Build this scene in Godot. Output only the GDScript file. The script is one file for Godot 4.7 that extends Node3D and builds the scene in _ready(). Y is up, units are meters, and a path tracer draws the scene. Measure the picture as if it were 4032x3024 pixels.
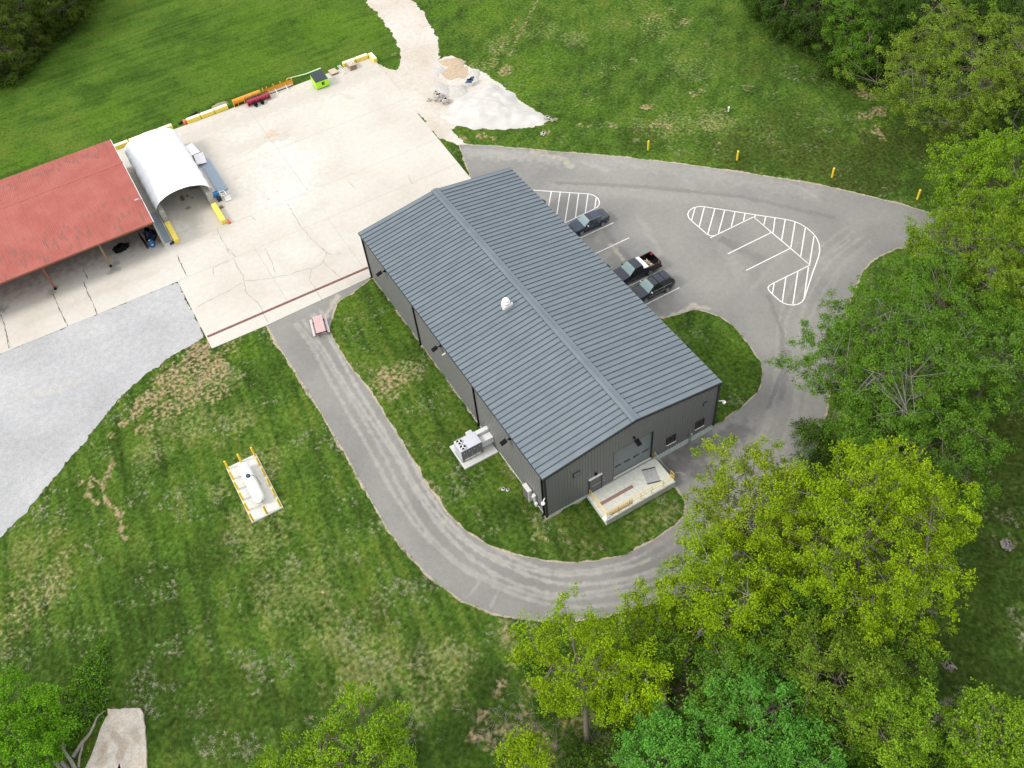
extends Node3D
# World axes follow the warehouse: x across it, z along it (towards the loading dock), y up, metres.
const SC := 4032.0 / 2212.0
const FOC := 3660.65
var CAM := Vector3(-28.6044, 69.6894, 55.0378)
var CR := Vector3(0.859011, -0.070753, 0.507044)
var CU := Vector3(0.432712, 0.629643, -0.645221)
var CW := Vector3(0.273606, -0.773656, -0.571486)
var rng := RandomNumberGenerator.new()
var M := {}
var taken := {}
var paved: Array = []
var ground_img: Image
const GX0 := -72.0
const GZ0 := -120.0
const GW := 172.0
const GN := 1536

# ------------------------------------------------------------------ terrain and pixel helpers
func hgt(x: float, z: float) -> float:
	var s := smoothstep(-8.0, 21.0, z)
	var xx := 0.28 * smoothstep(-24.0, -9.0, x) + 0.55 * smoothstep(-9.0, 3.0, x) - 0.4 * smoothstep(14.0, 34.0, x)
	var h := -1.05 * s * xx
	h -= 0.5 * exp(-((x + 4.8) * (x + 4.8) / 14.0 + (z - 22.5) * (z - 22.5) / 8.0))
	h -= 0.25 * smoothstep(8.5, 14.0, x) * smoothstep(-44.0, -26.0, z) * (1.0 - smoothstep(34.0, 50.0, x)) * (1.0 - 0.7 * s)
	return h

func ray(px: float, py: float) -> Vector3:
	return CW + CR * ((px - 2016.0) / FOC) - CU * ((py - 1512.0) / FOC)

func gp(px: float, py: float, h: float) -> Vector3:
	var d := ray(px, py)
	return CAM + d * ((h - CAM.y) / d.y)

func gt(px: float, py: float, off := 0.0) -> Vector3:
	var p := gp(px, py, 0.0)
	for i in 6:
		p = gp(px, py, hgt(p.x, p.z) + off)
	return p

func q(x: float, y: float) -> Vector3:      # point of the 2212 wide picture on the ground
	return gt(x * SC, y * SC)

func q2(x: float, y: float) -> Vector2:
	var p := q(x, y)
	return Vector2(p.x, p.z)

func poly(a: Array) -> PackedVector2Array:
	var r := PackedVector2Array()
	for i in range(0, a.size(), 2):
		r.append(q2(a[i], a[i + 1]))
	return r

func crop_pts(a: Array, x0: float, y0: float, sc: float) -> PackedVector2Array:
	var r := PackedVector2Array()
	for i in range(0, a.size(), 2):
		var p := gt(x0 + a[i] / sc, y0 + a[i + 1] / sc)
		r.append(Vector2(p.x, p.z))
	return r

# ------------------------------------------------------------------ scene helpers
func numbered(n: String) -> String:
	if n.length() > 4 and n[-4] == "_" and n.right(3).is_valid_int(): n = n.left(-4)
	if not taken.has(n):
		taken[n] = 0
		return n
	taken[n] += 1
	return "%s_%03d" % [n, taken[n]]

func tag(o: Node, label: String, category: String, group := "", kind := "") -> Node:
	if label: o.set_meta("label", label)
	if category: o.set_meta("category", category)
	if group: o.set_meta("group", group)
	if kind: o.set_meta("kind", kind)
	return o

func thing(called: String, label: String, category: String, at := Vector3.ZERO, yaw := 0.0, group := "") -> Node3D:
	var o := Node3D.new()
	o.name = numbered(called)
	add_child(o)
	o.position = at
	o.rotation.y = yaw
	tag(o, label, category, group)
	return o

func obj(called: String, st, m: Material, parent: Node = null) -> MeshInstance3D:
	var o := MeshInstance3D.new()
	if st is Mesh: o.mesh = st
	else: o.mesh = st.commit()
	o.material_override = m
	if parent == null:
		o.name = numbered(called)
		add_child(o)
	else:
		o.name = called
		parent.add_child(o, true)
	return o

func struct(called: String, st, m: Material, label := "") -> MeshInstance3D:
	var o := obj(called, st, m)
	o.set_meta("kind", "structure")
	if label: o.set_meta("label", label)
	return o

func copy(o: Node3D, at: Vector3, yaw: float, label := "") -> Node3D:
	var c := o.duplicate()
	c.name = numbered(String(o.name))
	add_child(c)
	c.position = at
	c.rotation.y = yaw
	if label: c.set_meta("label", label)
	return c

func S() -> SurfaceTool:
	var st := SurfaceTool.new()
	st.begin(Mesh.PRIMITIVE_TRIANGLES)
	return st

func face(st: SurfaceTool, pts: Array, n: Vector3, uvs: Array = []) -> void:
	var c: Vector3 = (pts[1] - pts[0]).cross(pts[2] - pts[0])
	var idx := range(pts.size())
	if c.dot(n) > 0.0: idx.reverse()
	for i in range(1, idx.size() - 1):
		for k in [idx[0], idx[i], idx[i + 1]]:
			st.set_normal(n)
			if uvs: st.set_uv(uvs[k])
			st.add_vertex(pts[k])

func qd(st: SurfaceTool, a: Vector3, b: Vector3, c: Vector3, d: Vector3, out: Vector3) -> void:
	var n := (b - a).cross(c - a)
	if n.length() < 1e-9: n = (c - a).cross(d - a)
	n = n.normalized()
	if n.dot(out) < 0: n = -n
	face(st, [a, b, c, d], n)

func box(st: SurfaceTool, c: Vector3, s: Vector3, t := Transform3D.IDENTITY, bev := 0.0) -> void:
	var h := s * 0.5
	if bev <= 0.0:
		for ax in 3:
			for sg in [-1.0, 1.0]:
				var n := Vector3.ZERO
				n[ax] = sg
				var u := Vector3.ZERO
				u[(ax + 1) % 3] = h[(ax + 1) % 3]
				var v := Vector3.ZERO
				v[(ax + 2) % 3] = h[(ax + 2) % 3]
				var o := c + n * h[ax]
				face(st, [t * (o - u - v), t * (o + u - v), t * (o + u + v), t * (o - u + v)], (t.basis * n).normalized())
		return
	var b := minf(bev, minf(h.x, minf(h.y, h.z)) * 0.6)
	for ax in 3:
		var a1 := (ax + 1) % 3
		var a2 := (ax + 2) % 3
		for sg in [-1.0, 1.0]:
			var n := Vector3.ZERO
			n[ax] = sg
			var u := Vector3.ZERO
			u[a1] = h[a1] - b
			var v := Vector3.ZERO
			v[a2] = h[a2] - b
			var o := c + n * h[ax]
			face(st, [t * (o - u - v), t * (o + u - v), t * (o + u + v), t * (o - u + v)], (t.basis * n).normalized())
			for s2 in [-1.0, 1.0]:
				# bevel strip between face ax,sg and face a1,s2
				var m := Vector3.ZERO
				m[a1] = s2
				var w := Vector3.ZERO
				w[a2] = h[a2] - b
				var p := c + n * h[ax] + m * (h[a1] - b)
				var r := c + n * (h[ax] - b) + m * h[a1]
				face(st, [t * (p - w), t * (p + w), t * (r + w), t * (r - w)], (t.basis * (n + m)).normalized())
	for sx in [-1.0, 1.0]:
		for sy in [-1.0, 1.0]:
			for sz in [-1.0, 1.0]:
				var k := Vector3(sx, sy, sz)
				face(st, [t * (c + k * (h - Vector3(0, b, b))), t * (c + k * (h - Vector3(b, 0, b))), t * (c + k * (h - Vector3(b, b, 0)))], (t.basis * k).normalized())

func frame_of(d: Vector3) -> Array:
	var a := Vector3.UP if absf(d.y) < 0.9 else Vector3.RIGHT
	var u := d.cross(a).normalized()
	return [u, d.cross(u).normalized()]

func tube(st: SurfaceTool, pts: Array, rad: Array, seg := 8, caps := true) -> void:
	var rings := []
	var norms := []
	var u := Vector3.ZERO
	for i in pts.size():
		var d: Vector3
		if i == 0: d = pts[1] - pts[0]
		elif i == pts.size() - 1: d = pts[i] - pts[i - 1]
		else: d = (pts[i + 1] - pts[i - 1])
		d = d.normalized()
		if u == Vector3.ZERO: u = frame_of(d)[0]
		else: u = (u - d * u.dot(d)).normalized()
		var v := d.cross(u)
		var r := []
		var nn := []
		for k in seg:
			var a := TAU * k / seg
			var n := u * cos(a) + v * sin(a)
			nn.append(n)
			r.append(pts[i] + n * rad[i])
		rings.append(r)
		norms.append(nn)
	for i in pts.size() - 1:
		for k in seg:
			var k2 := (k + 1) % seg
			smooth4(st, [rings[i][k], rings[i][k2], rings[i + 1][k2], rings[i + 1][k]], [norms[i][k], norms[i][k2], norms[i + 1][k2], norms[i + 1][k]])
	if caps:
		face(st, rings[0], (pts[0] - pts[1]).normalized())
		face(st, rings[-1], (pts[-1] - pts[-2]).normalized())

func smooth4(st: SurfaceTool, p: Array, n: Array) -> void:
	var c: Vector3 = (p[1] - p[0]).cross(p[2] - p[0])
	if c.length() < 1e-10: c = (p[2] - p[0]).cross(p[3] - p[0])
	var idx := [0, 1, 2, 0, 2, 3]
	if c.dot(n[0] + n[2]) > 0: idx = [0, 2, 1, 0, 3, 2]
	for k in idx:
		st.set_normal(n[k])
		st.add_vertex(p[k])

func cyl(st: SurfaceTool, a: Vector3, b: Vector3, r: float, r2 := -1.0, seg := 14) -> void:
	tube(st, [a, b], [r, r if r2 < 0 else r2], seg)

func lathe(st: SurfaceTool, at: Vector3, prof: Array, seg := 20, t := Basis.IDENTITY) -> void:   # prof: [radius, height] pairs from the bottom up
	for i in prof.size() - 1:
		var a: Array = prof[i]
		var b: Array = prof[i + 1]
		var sl := Vector2(b[1] - a[1], a[0] - b[0]).normalized()
		for k in seg:
			var a0 := TAU * k / seg
			var a1 := TAU * (k + 1) / seg
			var d0 := Vector3(cos(a0), 0, sin(a0))
			var d1 := Vector3(cos(a1), 0, sin(a1))
			var n0: Vector3 = t * (d0 * sl.x + Vector3.UP * sl.y)
			var n1: Vector3 = t * (d1 * sl.x + Vector3.UP * sl.y)
			smooth4(st, [at + t * (d0 * a[0] + Vector3.UP * a[1]), at + t * (d1 * a[0] + Vector3.UP * a[1]), at + t * (d1 * b[0] + Vector3.UP * b[1]), at + t * (d0 * b[0] + Vector3.UP * b[1])], [n0, n1, n1, n0])

func prism(st: SurfaceTool, pts: Array, depth: Vector3) -> void:   # planar polygon swept by depth
	var n := Vector3.ZERO
	for i in pts.size():
		n += (pts[i] as Vector3).cross(pts[(i + 1) % pts.size()])
	n = n.normalized()
	if n.dot(depth) > 0: n = -n
	var fr := frame_of(n)
	var flat := PackedVector2Array()
	var mid := Vector3.ZERO
	for p in pts:
		flat.append(Vector2(p.dot(fr[0]), p.dot(fr[1])))
		mid += p / pts.size()
	var tri := Geometry2D.triangulate_polygon(flat)
	for i in range(0, tri.size(), 3):
		face(st, [pts[tri[i]], pts[tri[i + 1]], pts[tri[i + 2]]], n)
		face(st, [pts[tri[i]] + depth, pts[tri[i + 1]] + depth, pts[tri[i + 2]] + depth], -n)
	var cw := Geometry2D.is_polygon_clockwise(flat)
	for i in pts.size():
		var a: Vector3 = pts[i]
		var b: Vector3 = pts[(i + 1) % pts.size()]
		var o := (b - a).cross(fr[0].cross(fr[1])).normalized()
		if cw: o = -o
		face(st, [a, b, b + depth, a + depth], o)

func rock(seed_: int, r: Vector3, rough_ := 0.25, seg := 9) -> SurfaceTool:
	var n := FastNoiseLite.new()
	n.seed = seed_
	n.frequency = 0.9
	var st := S()
	var grid := []
	for i in seg + 1:
		var row := []
		for k in seg * 2:
			var th := PI * i / seg
			var ph := TAU * k / (seg * 2)
			var d := Vector3(sin(th) * cos(ph), cos(th), sin(th) * sin(ph))
			row.append(d * r * (1.0 + rough_ * 2.0 * n.get_noise_3d(d.x * 1.6, d.y * 1.6, d.z * 1.6)))
		grid.append(row)
	for i in seg:
		for k in seg * 2:
			var k2 := (k + 1) % (seg * 2)
			qd(st, grid[i][k], grid[i][k2], grid[i + 1][k2], grid[i + 1][k], grid[i][k] + grid[i + 1][k2])
	return st

# ------------------------------------------------------------------ ground sheets
func norm_at(x: float, z: float) -> Vector3:
	return Vector3(hgt(x - 0.3, z) - hgt(x + 0.3, z), 0.6, hgt(x, z - 0.3) - hgt(x, z + 0.3)).normalized()

func uv_of(x: float, z: float, r: Rect2) -> Vector2:
	return Vector2((x - r.position.x) / r.size.x, (z - r.position.y) / r.size.y)

func sheet(pl: PackedVector2Array, off: float, r: Rect2, cell := 1.0) -> SurfaceTool:
	var st := S()
	if Geometry2D.is_polygon_clockwise(pl): pl.reverse()
	var lo := pl[0]
	var hi := pl[0]
	for p in pl:
		lo = lo.min(p)
		hi = hi.max(p)
	for i in range(floori(lo.x / cell), ceili(hi.x / cell)):
		for k in range(floori(lo.y / cell), ceili(hi.y / cell)):
			var c := PackedVector2Array([Vector2(i, k) * cell, Vector2(i + 1, k) * cell, Vector2(i + 1, k + 1) * cell, Vector2(i, k + 1) * cell])
			for piece in Geometry2D.intersect_polygons(c, pl):
				if Geometry2D.is_polygon_clockwise(piece): continue
				var tri := Geometry2D.triangulate_polygon(piece)
				for t in range(0, tri.size(), 3):
					var a := piece[tri[t]]
					var b := piece[tri[t + 1]]
					var d := piece[tri[t + 2]]
					var ord := [a, b, d] if (b - a).cross(d - a) > 0 else [a, d, b]
					for p in ord:
						st.set_normal(norm_at(p.x, p.y))
						st.set_uv(uv_of(p.x, p.y, r))
						st.add_vertex(Vector3(p.x, hgt(p.x, p.y) + off, p.y))
	return st

func skirt(st: SurfaceTool, pl: PackedVector2Array, top: float, bot: float, r: Rect2) -> void:
	var cw := Geometry2D.is_polygon_clockwise(pl)
	for i in pl.size():
		var a := pl[i]
		var b := pl[(i + 1) % pl.size()]
		var o := Vector2(b.y - a.y, a.x - b.x).normalized() * (-1.0 if cw else 1.0)
		face(st, [Vector3(a.x, hgt(a.x, a.y) + top, a.y), Vector3(b.x, hgt(b.x, b.y) + top, b.y), Vector3(b.x, hgt(b.x, b.y) + bot, b.y), Vector3(a.x, hgt(a.x, a.y) + bot, a.y)], Vector3(o.x, 0, o.y), [uv_of(a.x, a.y, r), uv_of(b.x, b.y, r), uv_of(b.x, b.y, r), uv_of(a.x, a.y, r)])

func rough(pl: PackedVector2Array, step: float, amp: float, seed_: int, fr := 0.35) -> PackedVector2Array:
	var n := FastNoiseLite.new()
	n.seed = seed_
	n.frequency = fr
	var r := PackedVector2Array()
	for i in pl.size():
		var a := pl[i]
		var b := pl[(i + 1) % pl.size()]
		var k := maxi(1, int(a.distance_to(b) / step))
		for j in k:
			var p := a.lerp(b, float(j) / k)
			r.append(p + Vector2(n.get_noise_2d(p.x, p.y), n.get_noise_2d(p.x + 90, p.y + 40)) * amp * 2.0)
	return r

func smooth_line(pts: PackedVector2Array, closed: bool, sub := 4) -> PackedVector2Array:
	var r := PackedVector2Array()
	var n := pts.size()
	for i in (n if closed else n - 1):
		var p0 := pts[(i - 1 + n) % n] if closed or i > 0 else pts[i]
		var p1 := pts[i]
		var p2 := pts[(i + 1) % n]
		var p3 := pts[(i + 2) % n] if closed or i + 2 < n else p2
		for k in sub:
			r.append(p1.cubic_interpolate(p2, p0, p3, float(k) / sub))
	if not closed: r.append(pts[n - 1])
	return r

func ribbon(pts: PackedVector2Array, w: float, off: float, wob := 0.0) -> SurfaceTool:
	var st := S()
	var l := []
	var rr := []
	for i in pts.size():
		var d := (pts[mini(i + 1, pts.size() - 1)] - pts[maxi(i - 1, 0)]).normalized()
		var o := Vector2(-d.y, d.x) * w * 0.5 * (1.0 + wob * rng.randf_range(-1, 1))
		for s in [[l, 1.0], [rr, -1.0]]:
			var p: Vector2 = pts[i] + o * s[1]
			s[0].append(Vector3(p.x, hgt(p.x, p.y) + off, p.y))
	for i in pts.size() - 1:
		qd(st, l[i], l[i + 1], rr[i + 1], rr[i], Vector3.UP)
	return st

# ------------------------------------------------------------------ materials
func mat(c: Color, rough_ := 0.8, metal := 0.0) -> StandardMaterial3D:
	var m := StandardMaterial3D.new()
	m.albedo_color = c
	m.roughness = rough_
	m.metallic = metal
	return m

func rgb(r: float, g: float, b: float) -> Color:    # linear base colour to sRGB
	return Color(r, g, b).linear_to_srgb()

func noise_tex(fr: float, seed_: int, ramp: Array, size := 256, oct := 4) -> NoiseTexture2D:
	var t := NoiseTexture2D.new()
	t.width = size
	t.height = size
	t.seamless = true
	var n := FastNoiseLite.new()
	n.seed = seed_
	n.frequency = fr
	n.fractal_octaves = oct
	t.noise = n
	var g := Gradient.new()
	g.offsets = PackedFloat32Array()
	g.colors = PackedColorArray()
	for i in ramp.size():
		g.add_point(ramp[i][0], ramp[i][1])
	while g.get_point_count() > ramp.size(): g.remove_point(0)
	t.color_ramp = g
	return t

func tri_mat(a: Color, b: Color, scale: float, seed_: int, rough_ := 0.85, fr := 0.03) -> StandardMaterial3D:
	var m := mat(Color.WHITE, rough_)
	m.albedo_texture = noise_tex(fr, seed_, [[0.25, a], [0.75, b]])
	m.uv1_triplanar = true
	m.uv1_world_triplanar = true
	m.uv1_scale = Vector3.ONE * scale
	return m

func make_materials() -> void:
	M.roof = tri_mat(rgb(0.128, 0.156, 0.182), rgb(0.148, 0.178, 0.206), 0.05, 3, 0.38)
	M.roof.metallic = 0.25
	M.roof_b = tri_mat(rgb(0.134, 0.162, 0.188), rgb(0.152, 0.182, 0.209), 0.06, 4, 0.42)
	M.roof_b.metallic = 0.25
	M.roof_c = tri_mat(rgb(0.124, 0.152, 0.179), rgb(0.143, 0.173, 0.202), 0.07, 6, 0.35)
	M.roof_c.metallic = 0.25
	M.seam = mat(rgb(0.075, 0.10, 0.125), 0.5)  # darker than the panels, the shaded side of the rib put into colour
	M.wall = mat(rgb(0.178, 0.182, 0.187), 0.42)
	M.trim = mat(rgb(0.022, 0.024, 0.028), 0.5)
	M.gutter_pale = mat(rgb(0.42, 0.46, 0.44), 0.5)
	M.found = tri_mat(rgb(0.52, 0.60, 0.59), rgb(0.64, 0.70, 0.69), 0.35, 5)
	M.door = mat(rgb(0.20, 0.235, 0.255), 0.5)
	M.mandoor = mat(rgb(0.12, 0.13, 0.13), 0.5)
	M.white = mat(rgb(0.78, 0.78, 0.78), 0.5)
	M.offwhite = mat(rgb(0.62, 0.61, 0.58), 0.6)
	M.black = mat(rgb(0.008, 0.008, 0.010), 0.7)
	M.black.metallic_specular = 0.2
	M.rubber = mat(rgb(0.018, 0.018, 0.018), 0.85)
	M.glass = mat(rgb(0.012, 0.014, 0.016), 0.06)
	M.glass.metallic_specular = 0.6
	M.screen_glass = mat(rgb(0.34, 0.46, 0.46), 0.2)  # pale teal puts the sky reflection on windscreens into the base colour
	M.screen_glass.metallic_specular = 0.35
	M.steel = mat(rgb(0.45, 0.46, 0.48), 0.35, 0.7)
	M.dock = tri_mat(rgb(0.52, 0.53, 0.48), rgb(0.60, 0.61, 0.56), 0.3, 7)
	M.padconc = tri_mat(rgb(0.50, 0.50, 0.48), rgb(0.56, 0.56, 0.55), 0.3, 8)
	M.yellow = tri_mat(rgb(0.72, 0.50, 0.02), rgb(0.85, 0.62, 0.05), 0.8, 9, 0.6)
	M.block_yellow = tri_mat(rgb(0.72, 0.55, 0.03), rgb(0.78, 0.66, 0.20), 0.5, 19, 0.75)
	M.block_pale = tri_mat(rgb(0.80, 0.76, 0.55), rgb(0.74, 0.71, 0.62), 0.5, 29, 0.8)
	M.block_grey = tri_mat(rgb(0.36, 0.35, 0.31), rgb(0.50, 0.49, 0.45), 0.5, 20)
	M.rail = mat(rgb(0.80, 0.54, 0.06), 0.5)
	M.mat_brown = tri_mat(rgb(0.20, 0.11, 0.09), rgb(0.30, 0.20, 0.17), 1.5, 10)
	M.wood = tri_mat(rgb(0.42, 0.33, 0.22), rgb(0.55, 0.45, 0.32), 1.2, 11)
	M.wood_pale = tri_mat(rgb(0.56, 0.46, 0.36), rgb(0.66, 0.57, 0.47), 1.2, 12)
	M.wood_dark = tri_mat(rgb(0.20, 0.13, 0.08), rgb(0.30, 0.22, 0.14), 1.2, 13)
	M.post = tri_mat(rgb(0.25, 0.15, 0.07), rgb(0.36, 0.24, 0.12), 1.0, 14)
	M.post_red = tri_mat(rgb(0.22, 0.07, 0.04), rgb(0.30, 0.12, 0.07), 1.0, 15)
	M.table_top = tri_mat(rgb(0.46, 0.27, 0.27), rgb(0.54, 0.42, 0.42), 0.9, 16)
	M.table_bench = tri_mat(rgb(0.46, 0.40, 0.41), rgb(0.55, 0.52, 0.52), 0.9, 17)
	M.table_frame = mat(rgb(0.14, 0.03, 0.035), 0.7)
	M.tarp = mat(rgb(0.80, 0.82, 0.86), 0.35)
	M.tarp.backlight = Color(0.25, 0.25, 0.25)
	M.orange = tri_mat(rgb(0.70, 0.30, 0.02), rgb(0.80, 0.40, 0.05), 0.6, 21, 0.5)
	M.magenta = tri_mat(rgb(0.30, 0.02, 0.05), rgb(0.40, 0.05, 0.09), 0.6, 22, 0.5)
	M.lime = mat(rgb(0.42, 0.80, 0.02), 0.5)
	M.lid = mat(rgb(0.035, 0.05, 0.06), 0.6)
	M.cone = mat(rgb(0.75, 0.12, 0.03), 0.6)
	M.blue = mat(rgb(0.02, 0.14, 0.33), 0.5)
	M.navy = mat(rgb(0.012, 0.018, 0.05), 0.7)
	M.bluegrey = tri_mat(rgb(0.20, 0.27, 0.34), rgb(0.30, 0.37, 0.44), 0.5, 23, 0.4)
	M.pinkish = tri_mat(rgb(0.64, 0.60, 0.64), rgb(0.74, 0.72, 0.74), 0.7, 24)
	M.bark = tri_mat(rgb(0.10, 0.085, 0.065), rgb(0.20, 0.175, 0.14), 0.8, 25)
	M.bark_grey = tri_mat(rgb(0.17, 0.155, 0.14), rgb(0.30, 0.28, 0.255), 0.8, 26)
	M.rock = tri_mat(rgb(0.30, 0.285, 0.26), rgb(0.46, 0.44, 0.41), 0.5, 27)
	M.sand = tri_mat(rgb(0.43, 0.42, 0.405), rgb(0.52, 0.51, 0.495), 0.08, 28, 1.0, 0.02)
	M.greypile = tri_mat(rgb(0.36, 0.345, 0.325), rgb(0.50, 0.485, 0.46), 0.35, 31, 0.95, 0.05)
	M.tanpile = tri_mat(rgb(0.36, 0.27, 0.18), rgb(0.44, 0.36, 0.27), 0.35, 32, 0.95)
	M.shoulder = tri_mat(rgb(0.26, 0.21, 0.15), rgb(0.46, 0.41, 0.34), 0.5, 58, 1.0, 0.05)
	M.paint = tri_mat(rgb(0.50, 0.50, 0.50), rgb(0.78, 0.78, 0.78), 0.5, 33, 0.8, 0.06)
	M.crack = tri_mat(rgb(0.25, 0.24, 0.21), rgb(0.38, 0.36, 0.33), 0.8, 34)
	M.crack_dark = mat(rgb(0.11, 0.10, 0.08), 0.95)
	M.grate = tri_mat(rgb(0.11, 0.045, 0.04), rgb(0.20, 0.09, 0.08), 2.0, 35)
	M.tank = mat(rgb(0.82, 0.83, 0.84), 0.35)
	M.hvac = mat(rgb(0.50, 0.51, 0.58), 0.5)
	M.hvac_side = mat(rgb(0.13, 0.135, 0.14), 0.5)
	M.galv = mat(rgb(0.62, 0.63, 0.63), 0.4)
	M.side_wall = tri_mat(rgb(0.26, 0.26, 0.24), rgb(0.36, 0.36, 0.34), 0.5, 36, 0.6)
	M.red_light = mat(rgb(0.30, 0.01, 0.015), 0.3)
	M.lamp_glass = mat(rgb(0.55, 0.57, 0.60), 0.15)
	M.leaf = mat(Color.WHITE, 0.6)
	M.leaf.vertex_color_use_as_albedo = true
	M.leaf.cull_mode = BaseMaterial3D.CULL_DISABLED
	M.leaf.backlight = Color(0.3, 0.3, 0.25)
	M.blade = mat(Color.WHITE, 0.8)
	M.blade.vertex_color_use_as_albedo = true
	M.leaf.metallic_specular = 0.15
	M.blade.metallic_specular = 0.1
	M.blade.cull_mode = BaseMaterial3D.CULL_DISABLED
	for p in [["paint_navy", rgb(0.018, 0.036, 0.070)], ["paint_black", rgb(0.003, 0.003, 0.005)], ["paint_blueblack", rgb(0.007, 0.013, 0.028)]]:
		var m := mat(p[1], 0.25)
		m.metallic_specular = 0.4
		m.clearcoat_enabled = true
		m.clearcoat = 0.5
		m.clearcoat_roughness = 0.1
		M[p[0]] = m

# ------------------------------------------------------------------ computed colour maps
func blob(arr: PackedFloat32Array, c: Vector2, r: float, val: float, nz: FastNoiseLite, stretch := Vector2.ONE) -> void:
	var px := GN / GW
	var i0 := clampi(int((c.x - r * 1.4 * stretch.x - GX0) * px), 0, GN - 1)
	var i1 := clampi(int((c.x + r * 1.4 * stretch.x - GX0) * px), 0, GN - 1)
	var k0 := clampi(int((c.y - r * 1.4 * stretch.y - GZ0) * px), 0, GN - 1)
	var k1 := clampi(int((c.y + r * 1.4 * stretch.y - GZ0) * px), 0, GN - 1)
	for k in range(k0, k1 + 1):
		var z := GZ0 + (k + 0.5) / px
		for i in range(i0, i1 + 1):
			var x := GX0 + (i + 0.5) / px
			var d := ((Vector2(x, z) - c) / stretch).length() / r
			if d > 1.4: continue
			var n := nz.get_noise_2d(x, z)
			var v := val * (1.0 - smoothstep(0.55, 1.0, d + n * 0.75))
			var j := k * GN + i
			if v > arr[j]: arr[j] = v

func trail(arr: PackedFloat32Array, pts: PackedVector2Array, r: float, val: float, nz: FastNoiseLite) -> void:
	for i in pts.size() - 1:
		var n := maxi(1, int(pts[i].distance_to(pts[i + 1]) / (r * 0.6)))
		for k in n:
			blob(arr, pts[i].lerp(pts[i + 1], float(k) / n), r, val, nz)

func pr(x: float, y: float, r: float) -> float:
	return q2(x, y).distance_to(q2(x + r, y))

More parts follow.
